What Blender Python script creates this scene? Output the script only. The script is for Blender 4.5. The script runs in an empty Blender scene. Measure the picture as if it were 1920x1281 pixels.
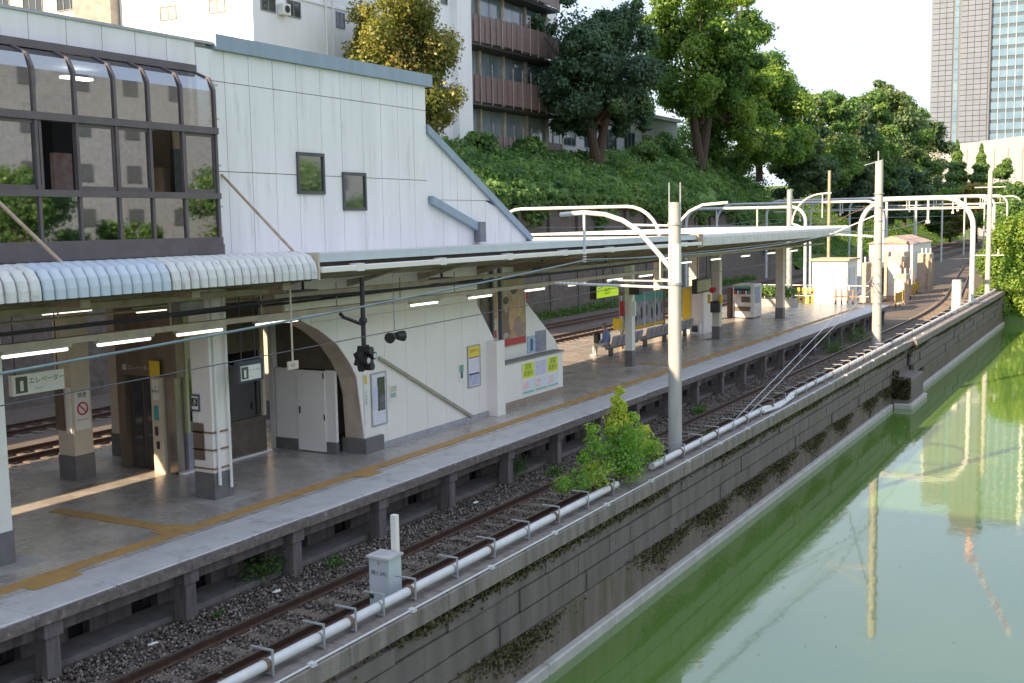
import bpy, math, random
import numpy as np
from mathutils import Vector, Matrix

random.seed(7); rng = np.random.default_rng(11)
sc = bpy.context.scene
col = sc.collection

# ------------------------------------------------------------------ camera
CAM_Z = 6.5
right = Vector((0.87125297, 0.49054312, -0.01690315))
down = Vector((0.03699225, -0.09996362, -0.9943032))
fwd = Vector((-0.48943829, 0.86566433, -0.10523989))
cd = bpy.data.cameras.new('camera'); cam = bpy.data.objects.new('camera', cd); col.objects.link(cam)
m = Matrix.Identity(4)
for i in range(3):
    m[i][0] = right[i]; m[i][1] = -down[i]; m[i][2] = -fwd[i]
m[2][3] = CAM_Z
cam.matrix_world = m
cd.sensor_width = 36.0; cd.lens = 39.375; cd.clip_end = 6000; cd.clip_start = 0.1
sc.camera = cam

# ------------------------------------------------------------------ world and sun
SUN_EL, SUN_AZ = math.radians(26), math.radians(21)      # light travels towards +Y and a little +X
world = bpy.data.worlds.new('World'); sc.world = world; world.use_nodes = True
nt = world.node_tree; nt.nodes.clear()
wo = nt.nodes.new('ShaderNodeOutputWorld'); bg = nt.nodes.new('ShaderNodeBackground')
sky = nt.nodes.new('ShaderNodeTexSky'); sky.sky_type = 'NISHITA'; sky.sun_disc = False
sky.sun_elevation = SUN_EL; sky.sun_rotation = math.pi + SUN_AZ
sky.air_density = 1.0; sky.dust_density = 1.0; sky.ozone_density = 1.0; sky.altitude = 30
bg.inputs['Strength'].default_value = 0.15
# thin high cloud veil over the whole dome
tc = nt.nodes.new('ShaderNodeTexCoord'); mp = nt.nodes.new('ShaderNodeMapping'); mp.inputs['Scale'].default_value = (1.2, 1.2, 4.0)
cn = nt.nodes.new('ShaderNodeTexNoise'); cn.inputs['Scale'].default_value = 2.2; cn.inputs['Detail'].default_value = 6; cn.inputs['Roughness'].default_value = .55
cr = nt.nodes.new('ShaderNodeMapRange'); cr.inputs[1].default_value = .35; cr.inputs[2].default_value = .75; cr.inputs[3].default_value = .0; cr.inputs[4].default_value = 1.0
mx = nt.nodes.new('ShaderNodeMix'); mx.data_type = 'RGBA'; mx.inputs[0].default_value = .93
vc = nt.nodes.new('ShaderNodeMix'); vc.data_type = 'RGBA'; vc.inputs[6].default_value = (1.85, 2.2, 2.85, 1); vc.inputs[7].default_value = (2.5, 2.62, 2.95, 1)
nt.links.new(tc.outputs['Generated'], mp.inputs[0]); nt.links.new(mp.outputs[0], cn.inputs['Vector']); nt.links.new(cn.outputs['Fac'], cr.inputs[0])
nt.links.new(cr.outputs[0], vc.inputs[0]); nt.links.new(vc.outputs[2], mx.inputs[7]); nt.links.new(sky.outputs[0], mx.inputs[6]); nt.links.new(mx.outputs[2], bg.inputs[0]); nt.links.new(bg.outputs[0], wo.inputs[0])

sd = bpy.data.lights.new('sun', 'SUN'); so = bpy.data.objects.new('sun', sd); col.objects.link(so)
sd.energy = 4.2; sd.angle = math.radians(.53); sd.color = (1.0, .74, .48)
sdir = Vector((math.sin(SUN_AZ)*math.cos(SUN_EL), math.cos(SUN_AZ)*math.cos(SUN_EL), -math.sin(SUN_EL)))
so.rotation_euler = sdir.to_track_quat('-Z', 'Y').to_euler()
so.location = (-30, -60, 40)

vs = sc.view_settings
vs.view_transform = 'Standard'; vs.look = 'None'; vs.gamma = 1; vs.exposure = 1.6
sc.cycles.use_denoising = True
sc.cycles.max_bounces = 7; sc.cycles.transparent_max_bounces = 12
sc.cycles.sample_clamp_indirect = 6
sc.cycles.caustics_reflective = False; sc.cycles.caustics_refractive = False

# ------------------------------------------------------------------ materials
MATS = {}
def _n(nt, t, **kw):
    n = nt.nodes.new(t)
    for k, v in kw.items(): setattr(n, k, v)
    return n
def M(name, c, rough=.75, c2=None, scale=2.5, amt=.35, streak=False, metal=0., bump=0., bscale=40, emit=0., spec=.5, dirt=None, dscale=1.2, damt=(.55, .75), stretch=None):
    """procedural principled material: base colour broken up by noise, optional dirt patches with shapes of their own"""
    if name in MATS: return MATS[name]
    mt = bpy.data.materials.new(name); mt.use_nodes = True; MATS[name] = mt
    nt = mt.node_tree; b = nt.nodes['Principled BSDF']
    geo = _n(nt, 'ShaderNodeNewGeometry'); mp = _n(nt, 'ShaderNodeMapping')
    nt.links.new(geo.outputs['Position'], mp.inputs[0])
    if stretch: mp.inputs['Scale'].default_value = stretch
    elif streak: mp.inputs['Scale'].default_value = (3.0, 3.0, .35)
    no = _n(nt, 'ShaderNodeTexNoise'); no.inputs['Scale'].default_value = scale; no.inputs['Detail'].default_value = 7; no.inputs['Roughness'].default_value = .62
    nt.links.new(mp.outputs[0], no.inputs['Vector'])
    c2 = c2 or tuple(max(0, x*(1-amt)) for x in c)
    r = _n(nt, 'ShaderNodeValToRGB'); r.color_ramp.elements[0].position = .32; r.color_ramp.elements[1].position = .68
    r.color_ramp.elements[0].color = (*c2, 1); r.color_ramp.elements[1].color = (*c, 1)
    nt.links.new(no.outputs['Fac'], r.inputs[0])
    last = r.outputs[0]
    if dirt:
        n2 = _n(nt, 'ShaderNodeTexNoise'); n2.inputs['Scale'].default_value = dscale; n2.inputs['Detail'].default_value = 9; n2.inputs['Roughness'].default_value = .7
        nt.links.new(mp.outputs[0], n2.inputs['Vector'])
        mr = _n(nt, 'ShaderNodeMapRange'); mr.inputs[1].default_value = damt[0]; mr.inputs[2].default_value = damt[1]
        nt.links.new(n2.outputs['Fac'], mr.inputs[0])
        mx = _n(nt, 'ShaderNodeMix', data_type='RGBA'); mx.inputs[7].default_value = (*dirt, 1)
        nt.links.new(mr.outputs[0], mx.inputs[0]); nt.links.new(last, mx.inputs[6]); last = mx.outputs[2]
    nt.links.new(last, b.inputs['Base Color'])
    b.inputs['Roughness'].default_value = rough; b.inputs['Metallic'].default_value = metal
    b.inputs['Specular IOR Level'].default_value = spec
    if bump:
        bn = _n(nt, 'ShaderNodeTexNoise'); bn.inputs['Scale'].default_value = bscale; bn.inputs['Detail'].default_value = 5
        nt.links.new(geo.outputs['Position'], bn.inputs['Vector'])
        bp = _n(nt, 'ShaderNodeBump'); bp.inputs['Strength'].default_value = bump; bp.inputs['Distance'].default_value = .03
        nt.links.new(bn.outputs['Fac'], bp.inputs['Height']); nt.links.new(bp.outputs[0], b.inputs['Normal'])
    if emit:
        b.inputs['Emission Color'].default_value = (*c, 1); b.inputs['Emission Strength'].default_value = emit
    return mt
def leaf_mat(name, ca, cb, cc, trans=.45):
    if name in MATS: return MATS[name]
    mt = bpy.data.materials.new(name); mt.use_nodes = True; MATS[name] = mt
    nt = mt.node_tree; nt.nodes.clear()
    at = _n(nt, 'ShaderNodeAttribute', attribute_name='t')
    r = _n(nt, 'ShaderNodeValToRGB'); e = r.color_ramp.elements
    e[0].color = (*ca, 1); e[0].position = .1; e[1].color = (*cc, 1); e[1].position = .95
    k = e.new(.55); k.color = (*cb, 1)
    nt.links.new(at.outputs['Fac'], r.inputs[0])
    d = _n(nt, 'ShaderNodeBsdfDiffuse'); t = _n(nt, 'ShaderNodeBsdfTranslucent'); g = _n(nt, 'ShaderNodeBsdfGlossy'); g.inputs['Roughness'].default_value = .45
    hs = _n(nt, 'ShaderNodeHueSaturation'); hs.inputs['Value'].default_value = 1.25; hs.inputs['Hue'].default_value = .485
    nt.links.new(r.outputs[0], d.inputs[0]); nt.links.new(r.outputs[0], hs.inputs['Color']); nt.links.new(hs.outputs[0], t.inputs[0])
    m1 = _n(nt, 'ShaderNodeMixShader'); m1.inputs[0].default_value = trans
    m2 = _n(nt, 'ShaderNodeMixShader'); m2.inputs[0].default_value = .035
    o = _n(nt, 'ShaderNodeOutputMaterial')
    nt.links.new(d.outputs[0], m1.inputs[1]); nt.links.new(t.outputs[0], m1.inputs[2])
    nt.links.new(m1.outputs[0], m2.inputs[1]); nt.links.new(g.outputs[0], m2.inputs[2]); nt.links.new(m2.outputs[0], o.inputs[0])
    return mt
def glass_mat(name, tint, refl=.25, rough=.02):
    if name in MATS: return MATS[name]
    mt = bpy.data.materials.new(name); mt.use_nodes = True; MATS[name] = mt
    nt = mt.node_tree; nt.nodes.clear()
    tr = _n(nt, 'ShaderNodeBsdfTransparent'); tr.inputs[0].default_value = (*tint, 1)
    g = _n(nt, 'ShaderNodeBsdfGlossy'); g.inputs['Roughness'].default_value = rough; g.inputs[0].default_value = (.9, .93, .95, 1)
    lw = _n(nt, 'ShaderNodeFresnel'); lw.inputs[0].default_value = 1.5
    ad = _n(nt, 'ShaderNodeMath', operation='ADD', use_clamp=True); ad.inputs[1].default_value = refl
    mx = _n(nt, 'ShaderNodeMixShader'); o = _n(nt, 'ShaderNodeOutputMaterial')
    nt.links.new(lw.outputs[0], ad.inputs[0]); nt.links.new(ad.outputs[0], mx.inputs[0])
    nt.links.new(tr.outputs[0], mx.inputs[1]); nt.links.new(g.outputs[0], mx.inputs[2]); nt.links.new(mx.outputs[0], o.inputs[0])
    return mt

WHITE = M('white_panel', (.87, .85, .86), .5, c2=(.77, .755, .765), scale=.8, streak=True, dirt=(.46, .44, .40), dscale=1.5, damt=(.55, .86))
WHITEP = M('white_paint', (.80, .80, .77), .5, c2=(.68, .68, .64), scale=1.4, dirt=(.42, .38, .31), dscale=2.2, damt=(.62, .85))
CREAM = M('cream_paint', (.62, .55, .44), .55, c2=(.54, .47, .37), scale=1.5, dirt=(.3, .25, .19), dscale=3, damt=(.62, .85))
CREAMW = M('cream_wall_tile', (.84, .80, .765), .4, c2=(.78, .745, .71), scale=1.2)
BLUEF = M('blue_grey_flashing', (.30, .38, .46), .45, c2=(.25, .32, .40), scale=1.5, streak=True)
PALEBL = M('pale_blue_metal', (.58, .64, .70), .42, c2=(.50, .56, .62), scale=2)
STEEL = M('galvanised_steel', (.42, .45, .47), .4, c2=(.33, .36, .38), scale=5, metal=.35)
WSTEEL = M('white_steel_pipe', (.64, .65, .66), .45, c2=(.52, .53, .54), scale=4, dirt=(.36, .30, .24), dscale=5, damt=(.66, .82))
BAYFR = M('bay_frame_brown', (.15, .125, .13), .4, c2=(.11, .095, .10), scale=3, metal=.2)
DARK = M('dark_metal', (.035, .034, .036), .5, c2=(.02, .02, .022), scale=6)
BLACK = M('painted_slot_shade', (.012, .012, .013), .8)
CONC = M('concrete', (.36, .33, .28), .8, c2=(.25, .225, .19), scale=2.2, bump=.3, dirt=(.14, .125, .10), dscale=1.6, damt=(.55, .8))
CONCL = M('pale_concrete', (.46, .45, .43), .8, c2=(.34, .33, .31), scale=3, bump=.25, dirt=(.2, .185, .16), dscale=2.5, damt=(.58, .8))
POLEC = M('concrete_pole', (.47, .465, .45), .75, c2=(.35, .345, .335), scale=2.2, streak=True, bump=.15)
RUST = M('rusty_rail', (.115, .062, .042), .6, c2=(.06, .035, .028), scale=7, metal=.25, bump=.2)
RAILTOP = M('rail_head', (.22, .19, .17), .33, c2=(.15, .12, .10), scale=8, metal=.6)
SLEEP = M('sleeper_concrete', (.20, .165, .135), .85, c2=(.12, .095, .075), scale=5, bump=.4, dirt=(.06, .045, .035), dscale=4, damt=(.5, .7))
ORANGE = M('tactile_orange', (.50, .30, .10), .6, c2=(.38, .235, .09), scale=4, dirt=(.22, .17, .11), dscale=3.5, damt=(.55, .75))
GREYB = M('column_base_grey', (.17, .165, .165), .5, c2=(.12, .115, .115), scale=5)
YEL = M('yellow_sign', (.78, .55, .03), .45, c2=(.70, .48, .03), scale=3)
TUBE = M('lit_tube', (1.0, .95, .82), .4, emit=.75)
RED = M('red_sign', (.52, .035, .05), .45, c2=(.44, .03, .04))
BLKP = M('black_print', (.04, .04, .045), .6)
GREYP = M('grey_print', (.30, .30, .31), .6)
SIGNW = M('sign_white', (.78, .78, .75), .4, c2=(.72, .72, .69))
TEAL = M('teal_print', (.04, .36, .36), .4, c2=(.06, .30, .34))
GLASSB = glass_mat('bay_glass', (.36, .42, .44), .34)
GLASSC = glass_mat('clear_glass', (.72, .80, .77), .12)
GLASSD = M('dark_window_glass', (.03, .04, .045), .06, c2=(.05, .065, .07), scale=1.2, spec=.9)
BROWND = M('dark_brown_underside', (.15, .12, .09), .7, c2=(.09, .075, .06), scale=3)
BEAMM = M('beige_steel_beam', (.42, .35, .26), .55, c2=(.30, .25, .185), scale=2.5, dirt=(.16, .12, .09), dscale=3, damt=(.55, .75))
TIMB = M('brown_metal_slat', (.23, .15, .135), .5, c2=(.18, .12, .11), scale=2)
BARK = M('bark', (.11, .075, .05), .9, c2=(.055, .038, .028), scale=6, bump=.6, bscale=14)

# ------------------------------------------------------------------ mesh helpers
BASE = {}
def tag(o, label=None, cat=None, group=None, kind=None):
    if label: o['label'] = label
    if cat: o['category'] = cat
    if group: o['group'] = group
    if kind or label: o['kind'] = kind or 'thing'
    return o
def empty(name, loc, label=None, cat=None, group=None, kind=None):
    o = bpy.data.objects.new(name, None); o.location = loc; o.empty_display_size = .3
    col.objects.link(o); BASE[o.name] = Vector(loc)
    return tag(o, label, cat, group, kind)
class MB:
    def __init__(s): s.v = []; s.f = []; s.mi = []
    def add(s, vs, fs, mi=0):
        b = len(s.v); s.v.extend(vs); s.f.extend([tuple(i+b for i in f) for f in fs]); s.mi.extend([mi]*len(fs)); return s
    def box(s, x0, x1, y0, y1, z0, z1, mi=0):
        vs = [(x0,y0,z0),(x1,y0,z0),(x1,y1,z0),(x0,y1,z0),(x0,y0,z1),(x1,y0,z1),(x1,y1,z1),(x0,y1,z1)]
        return s.add(vs, [(0,3,2,1),(4,5,6,7),(0,1,5,4),(1,2,6,5),(2,3,7,6),(3,0,4,7)], mi)
    def cbox(s, x0, x1, y0, y1, z0, z1, b=.02, mi=0):
        """box with chamfered vertical and top edges"""
        def ring(d, z): 
            return [(x0+d+b*0,y0+b,z) if 0 else p for p in [(x0+d,y0+b,z),(x0+b,y0+d,z),(x1-b,y0+d,z),(x1-d,y0+b,z),(x1-d,y1-b,z),(x1-b,y1-d,z),(x0+b,y1-d,z),(x0+d,y1-b,z)]]
        vs = ring(0, z0)+ring(0, z1-b)+ring(b*.9, z1)
        fs = []
        for k in (0, 8):
            for i in range(8): j = (i+1) % 8; fs.append((k+i, k+j, k+8+j, k+8+i))
        fs.append(tuple(range(16, 24))); fs.append(tuple(range(7, -1, -1)))
        return s.add(vs, fs, mi)
    def prism(s, poly, axis, a0, a1, mi=0):
        n = len(poly)
        def P(p, a):
            return {'x': (a, p[0], p[1]), 'y': (p[0], a, p[1]), 'z': (p[0], p[1], a)}[axis]
        vs = [P(p, a0) for p in poly]+[P(p, a1) for p in poly]
        fs = [tuple(range(n)), tuple(range(2*n-1, n-1, -1))]+[(i, i+n, (i+1) % n+n, (i+1) % n) for i in range(n)]
        return s.add(vs, fs, mi)
    def tube(s, path, r, n=8, mi=0, cap=True):
        pts = [Vector(p) for p in path]; k = len(pts)
        rs = r if isinstance(r, (list, tuple)) else [r]*k
        vs = []; fs = []
        up = None
        for i, p in enumerate(pts):
            t = (pts[min(i+1, k-1)]-pts[max(i-1, 0)]).normalized()
            if up is None:
                a = Vector((0, 0, 1)) if abs(t.z) < .9 else Vector((1, 0, 0)); up = t.cross(a).normalized()
            up = (up-t*up.dot(t)).normalized(); w = t.cross(up)
            for j in range(n):
                an = 2*math.pi*j/n; q = p+(up*math.cos(an)+w*math.sin(an))*rs[i]; vs.append(tuple(q))
        for i in range(k-1):
            for j in range(n): fs.append((i*n+j, i*n+(j+1) % n, (i+1)*n+(j+1) % n, (i+1)*n+j))
        if cap: fs.append(tuple(range(n-1, -1, -1))); fs.append(tuple((k-1)*n+j for j in range(n)))
        return s.add(vs, fs, mi)
    def sphere(s, c, r, n=10, m=6, mi=0, sz=1.0):
        vs = []; fs = []
        for i in range(m+1):
            ph = math.pi*i/m
            for j in range(n):
                a = 2*math.pi*j/n; vs.append((c[0]+r*math.sin(ph)*math.cos(a), c[1]+r*math.sin(ph)*math.sin(a), c[2]+r*sz*math.cos(ph)))
        for i in range(m):
            for j in range(n): fs.append((i*n+j, (i+1)*n+j, (i+1)*n+(j+1) % n, i*n+(j+1) % n))
        return s.add(vs, fs, mi)
    def mesh(s, name, mats, smooth=False, off=(0, 0, 0)):
        me = bpy.data.meshes.new(name)
        me.from_pydata([(a-off[0], b-off[1], c-off[2]) for a, b, c in s.v], [], s.f)
        for mm in (mats if isinstance(mats, (list, tuple)) else [mats]): me.materials.append(mm)
        if any(s.mi): me.polygons.foreach_set('material_index', s.mi)
        if smooth:
            me.polygons.foreach_set('use_smooth', [True]*len(s.f))
            try: me.set_sharp_from_angle(angle=math.radians(38))
            except Exception: pass
        me.update(); return me
    def obj(s, name, mats, parent=None, base=None, smooth=False, label=None, cat=None, group=None, kind=None):
        if parent is not None: off = BASE[parent.name]
        elif base is not None: off = Vector(base)
        else:
            a = np.array(s.v); off = Vector(((a[:, 0].min()+a[:, 0].max())/2, (a[:, 1].min()+a[:, 1].max())/2, a[:, 2].min()))
        o = bpy.data.objects.new(name, s.mesh(name, mats, smooth, off)); col.objects.link(o)
        if parent is not None: o.parent = parent
        else: o.location = off
        BASE[o.name] = Vector(off)
        return tag(o, label, cat, group, kind)
def piece(me, name, loc, parent=None, rot=None, scale=None, **kw):
    """object sharing mesh data, placed at world loc under an unrotated parent"""
    o = bpy.data.objects.new(name, me); col.objects.link(o)
    if parent is not None: o.parent = parent; o.location = Vector(loc)-BASE[parent.name]
    else: o.location = loc
    if rot: o.rotation_euler = rot
    if scale: o.scale = scale
    BASE[o.name] = Vector(loc)
    return tag(o, **kw)
def box(name, b, mat, parent=None, **kw): return MB().box(*b).obj(name, mat, parent, **kw)
def text_obj(name, body, size, loc, face, mat, parent, align='CENTER', stretch=1.0):
    cu = bpy.data.curves.new(name, 'FONT'); cu.body = body; cu.size = size; cu.align_x = align; cu.align_y = 'CENTER'; cu.resolution_u = 2
    tmp = bpy.data.objects.new(name+'_tmp', cu); col.objects.link(tmp)
    dg = bpy.context.evaluated_depsgraph_get(); me = bpy.data.meshes.new_from_object(tmp.evaluated_get(dg))
    bpy.data.objects.remove(tmp); me.materials.clear(); me.materials.append(mat)
    o = bpy.data.objects.new(name, me); col.objects.link(o)
    if face == '+X': mm = Matrix(((0,0,1,0),(stretch,0,0,0),(0,1,0,0),(0,0,0,1)))
    else: mm = Matrix(((stretch,0,0,0),(0,0,-1,0),(0,1,0,0),(0,0,0,1)))
    me.transform(mm)
    o.parent = parent; o.location = Vector(loc)-BASE[parent.name]; BASE[o.name] = Vector(loc)
    return o
def np_mesh(name, verts, faces, mats, attr=None, mi=None, smooth=False):
    """verts (N,3), faces (F,k) numpy"""
    me = bpy.data.meshes.new(name); nv = len(verts); nf, k = faces.shape
    me.vertices.add(nv); me.vertices.foreach_set('co', np.ascontiguousarray(verts, dtype=np.float32).ravel())
    me.loops.add(nf*k); me.loops.foreach_set('vertex_index', np.ascontiguousarray(faces, dtype=np.int32).ravel())
    me.polygons.add(nf); me.polygons.foreach_set('loop_start', np.arange(0, nf*k, k, dtype=np.int32))
    for mm in (mats if isinstance(mats, (list, tuple)) else [mats]): me.materials.append(mm)
    if mi is not None: me.polygons.foreach_set('material_index', np.asarray(mi, dtype=np.int32))
    if smooth: me.polygons.foreach_set('use_smooth', np.ones(nf, dtype=bool))
    me.update(calc_edges=True)
    if attr is not None:
        a = me.attributes.new('t', 'FLOAT', 'FACE'); a.data.foreach_set('value', np.asarray(attr, dtype=np.float32))
    return me
def leaves_mesh(name, pts, nrm, size, mat, t, asp=.55, var=.35):
    """one kite-shaped leaf spray per point"""
    n = len(pts); nrm = nrm/np.maximum(np.linalg.norm(nrm, axis=1, keepdims=True), 1e-6)
    a = rng.normal(size=(n, 3)); u = np.cross(nrm, a); u /= np.maximum(np.linalg.norm(u, axis=1, keepdims=True), 1e-6); w = np.cross(nrm, u)
    s = (size*(1+rng.uniform(-var, var, n)))[:, None]
    v = np.empty((n, 4, 3)); bend = nrm*s*.18
    v[:, 0] = pts-u*s*.5; v[:, 1] = pts+w*s*asp*.5+bend; v[:, 2] = pts+u*s*.5; v[:, 3] = pts-w*s*asp*.5+bend
    return np_mesh(name, v.reshape(-1, 3), np.arange(n*4).reshape(n, 4), mat, attr=t)
def blob_points(cs, rs, per, flat=.75, inner=.45):
    """points through the outer volume of many small clumps, with outward normals"""
    P = []; N = []; T = []
    for c, r, k in zip(cs, rs, per):
        d = rng.normal(size=(k, 3)); d /= np.linalg.norm(d, axis=1, keepdims=True)
        rad = r*(inner+(1-inner)*rng.random(k)**.5)*(1+.18*rng.normal(size=k))
        p = d*rad[:, None]; p[:, 2] *= flat
        P.append(p+c); N.append(d+rng.normal(size=(k, 3))*.55+np.array([0, 0, .35])); T.append(np.clip(rng.normal(.5, .16, k)+rng.normal(0, .19), 0, 1))
    return np.concatenate(P), np.concatenate(N), np.concatenate(T)

def off_f(Y):                       # far tracks and hill foot drift left slowly
    return 0. if Y < 72 else .03*(Y-72)*min(1, (Y-72)/30)
def off_y(Y):                       # the near track swings left to join them beyond the platform
    t = min(max((Y-72)/113, 0), 1); return 6.5*t*t*(3-2*t)+off_f(Y)

# ================================================================== SETTING
SOIL = M('soil', (.10, .085, .06), .95, c2=(.055, .055, .03), scale=.3)
GRASSM = M('grass_slope', (.13, .24, .06), .95, c2=(.08, .16, .04), scale=.6, bump=.8, bscale=6, dirt=(.10, .11, .04), dscale=.25, damt=(.5, .7))
BALL = M('ballast_bed', (.17, .14, .12), .95, c2=(.085, .07, .06), scale=22, bump=1.0, bscale=26, dirt=(.10, .075, .055), dscale=.9, damt=(.45, .7))
me = MB().add([(-2500,-2500,-3.4),(2500,-2500,-3.4),(2500,3500,-3.4),(-2500,3500,-3.4)], [(0,1,2,3)]).obj('ground', SOIL, kind='structure')

# water of the moat
def water_mat():
    mt = bpy.data.materials.new('moat_water'); mt.use_nodes = True; nt = mt.node_tree; b = nt.nodes['Principled BSDF']
    geo = _n(nt, 'ShaderNodeNewGeometry')
    n1 = _n(nt, 'ShaderNodeTexNoise'); n1.inputs['Scale'].default_value = .09; n1.inputs['Detail'].default_value = 4
    r = _n(nt, 'ShaderNodeValToRGB'); r.color_ramp.elements[0].position = .35; r.color_ramp.elements[1].position = .7
    r.color_ramp.elements[0].color = (.095, .18, .036, 1); r.color_ramp.elements[1].color = (.12, .215, .05, 1)
    nt.links.new(geo.outputs['Position'], n1.inputs['Vector']); nt.links.new(n1.outputs['Fac'], r.inputs[0]); nt.links.new(r.outputs[0], b.inputs['Base Color'])
    b.inputs['Roughness'].default_value = .045; b.inputs['IOR'].default_value = 2.25; b.inputs['Specular IOR Level'].default_value = .6
    mp = _n(nt, 'ShaderNodeMapping'); mp.inputs['Scale'].default_value = (1., .55, 1.)
    n2 = _n(nt, 'ShaderNodeTexNoise'); n2.inputs['Scale'].default_value = 2.4; n2.inputs['Detail'].default_value = 3
    nt.links.new(geo.outputs['Position'], mp.inputs[0]); nt.links.new(mp.outputs[0], n2.inputs['Vector'])
    bp = _n(nt, 'ShaderNodeBump'); bp.inputs['Strength'].default_value = .045; bp.inputs['Distance'].default_value = .05
    nt.links.new(n2.outputs['Fac'], bp.inputs['Height']); nt.links.new(bp.outputs[0], b.inputs['Normal'])
    return mt
WZ = -2.0
MB().add([(-9.75,-60,WZ),(60,-60,WZ),(60,112,WZ),(-9.75,112,WZ)], [(0,1,2,3)]).obj('water', water_mat(), kind='structure')

# track bed following the line
ys = [-40, 0, 40, 70]+[72+4*i for i in range(1, 13)]+[140, 180, 240, 320, 420, 600]
def strip(mb, xl, xr, z0, z1, ys, thick=None):
    vs = []; fs = []
    for y in ys:
        vs += [(xl-off_f(y), y, z0), (xr-off_y(y), y, z1)]
    for i in range(len(ys)-1): fs.append((2*i, 2*i+1, 2*i+3, 2*i+2))
    mb.add(vs, fs)
b = MB(); strip(b, -37.5, -9.95, -.03, -.03, ys); strip(b, -9.95, -9.6, -.03, -3.3, [-40, 0, 40, 70]); 
b.obj('track_bed', BALL, kind='structure')

# hillside on the far side of the line
def hill_z(d, Y, wall):
    top = 13.0+1.2*math.sin(Y*.06)
    if wall > 0:
        t = min(max(d/7.5, 0), 1); return wall+(top-wall)*(t**.8)
    t = min(max(d/15., 0), 1); return -.05+(top-1)*(t**1.05)
def wall_h(Y): 
    if Y < 112: return 8.2-.012*max(0, Y-60)
    if Y < 142: return (8.2-.62)*(1-(Y-112)/30)
    return 0
dsn = [0, .6, 1.4, 2.5, 4, 5.5, 7.5, 10, 15, 30, 70, 200]
yh = list(range(-60, 431, 6)); vs = []; fs = []
for Y in yh:
    w = wall_h(Y)
    for d in dsn:
        x = -36.25-off_f(Y)-d; z = hill_z(d, Y, w)+(random.uniform(-.35, .35) if 0 < d < 30 else 0); vs.append((x, Y, z))
nd = len(dsn)
for i in range(len(yh)-1):
    for j in range(nd-1): fs.append((i*nd+j, i*nd+j+1, (i+1)*nd+j+1, (i+1)*nd+j))
MB().add(vs, fs).obj('hillside', GRASSM, kind='structure')

# bank at the end of the moat
vs = []; fs = []; xs = [-14, -10, -7, -3, 3, 10, 20, 40, 62]; yb = [93, 95, 97, 100, 104, 110, 130, 180, 420]; zb = [-3.3, -1.6, .6, 2.0, 3.0, 3.4, 3.0, 3.0, 3.0]
for k, Y in enumerate(yb):
    for x in xs: vs.append((x-max(0, off_y(Y)-1.5)+(2.0 if x < -8 and Y < 100 else 0), Y+(x+8)*.12, min(zb[k], -.35 if x < -8 else 9)+random.uniform(-.15, .15)))
for i in range(len(yb)-1):
    for j in range(len(xs)-1): fs.append((i*len(xs)+j, i*len(xs)+j+1, (i+1)*len(xs)+j+1, (i+1)*len(xs)+j))
MB().add(vs, fs).obj('far_bank_terrain', GRASSM, kind='structure')

# ------------------------------------------------------------------ moat wall of concrete blocks
WBLK = M('wall_block', (.21, .178, .168), .85, c2=(.115, .097, .093), scale=1.6, streak=True, bump=.45, bscale=18, dirt=(.075, .068, .055), dscale=.8, damt=(.48, .72))
WLOW = M('wall_lower', (.19, .152, .128), .85, c2=(.115, .092, .078), scale=1.1, streak=True, bump=.35, bscale=14, dirt=(.07, .075, .03), dscale=.9, damt=(.5, .72))
WCOP = M('wall_coping', (.27, .24, .22), .85, c2=(.16, .14, .13), scale=1.4, streak=True, bump=.4, bscale=20, dirt=(.09, .08, .065), dscale=1.1, damt=(.5, .75))
KERB = M('waterline_kerb', (.50, .49, .46), .7, c2=(.38, .37, .34), scale=2, dirt=(.2, .19, .15), dscale=1.5, damt=(.58, .8))
wall = empty('moat_retaining_wall', (-9.9, 45, -2.2), 'grey stained concrete block wall rising from the green moat beside the track', 'retaining wall')
box('wall_core', (-10.25, -9.72, -6, 96, -3.2, .5), WLOW, wall)
def fx(Y): return -9.65 if Y < 54.2 else -9.45
y = -6.0; k = 0
while y < 95.5:
    L = min(2.6, 96-y); MB().cbox(-10.28, fx(y)+.03, y+.006, y+L-.006, .27, .56+random.uniform(-.006, .006), .02).obj('coping_block', WCOP, wall); y += L
for zi, (z1, z0) in enumerate(((.17, -.10), (-.12, -.53), (-.55, -.96))):
    y = -6.0-random.random()
    while y < 95.5:
        L = random.choice((1.1, 1.5, 1.9, 2.4, 2.9)) if y < 50 else random.choice((1.9, 2.3, 2.8)); L = min(L, 96-y)
        if L > .15:
            d = random.uniform(0, .05)
            MB().box(fx(y)-.12, fx(y)-.02+d, y+.012, y+L-.012, z0+.008, z1-.008).obj('block', WBLK, wall)
        y += L
y = -6.0
while y < 95.5:
    L = min(4.3, 96-y); MB().box(fx(y)-.12, fx(y)+.015, y+.008, y+L-.008, -2.6, -.98).obj('wall_panel', WLOW, wall); y += L
y = -6.0
while y < 95.5:
    if not 50.9 < y < 55:
        L = min(3.0, 96-y, 51-y if y < 51 else 99); MB().cbox(fx(y)-.05, fx(y)+.17, y+.008, y+L-.008, -2.6, -1.78, .03).obj('kerb_stone', KERB, wall); y += L
    else: y = 55.05
bt = MB().cbox(-9.7, -8.85, 51.4, 54.9, -2.6, -.72, .06).obj('buttress', WBLK, wall)
MB().cbox(-9.5, -8.7, 51.2, 55.05, -2.6, -1.78, .03).obj('kerb_stone', KERB, wall)
# thin white conduit clipped along the coping edge
MB().tube([(-9.66, -6, .585), (-9.66, 54, .585), (-9.5, 56, .585), (-9.46, 95, .585)], .016, 6).obj('edge_conduit', WSTEEL, wall)
for y in np.arange(9, 60, 2.4): MB().box(-9.70, -9.60, y-.05, y+.05, .556, .61).obj('conduit_clip', WSTEEL, wall)
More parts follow.
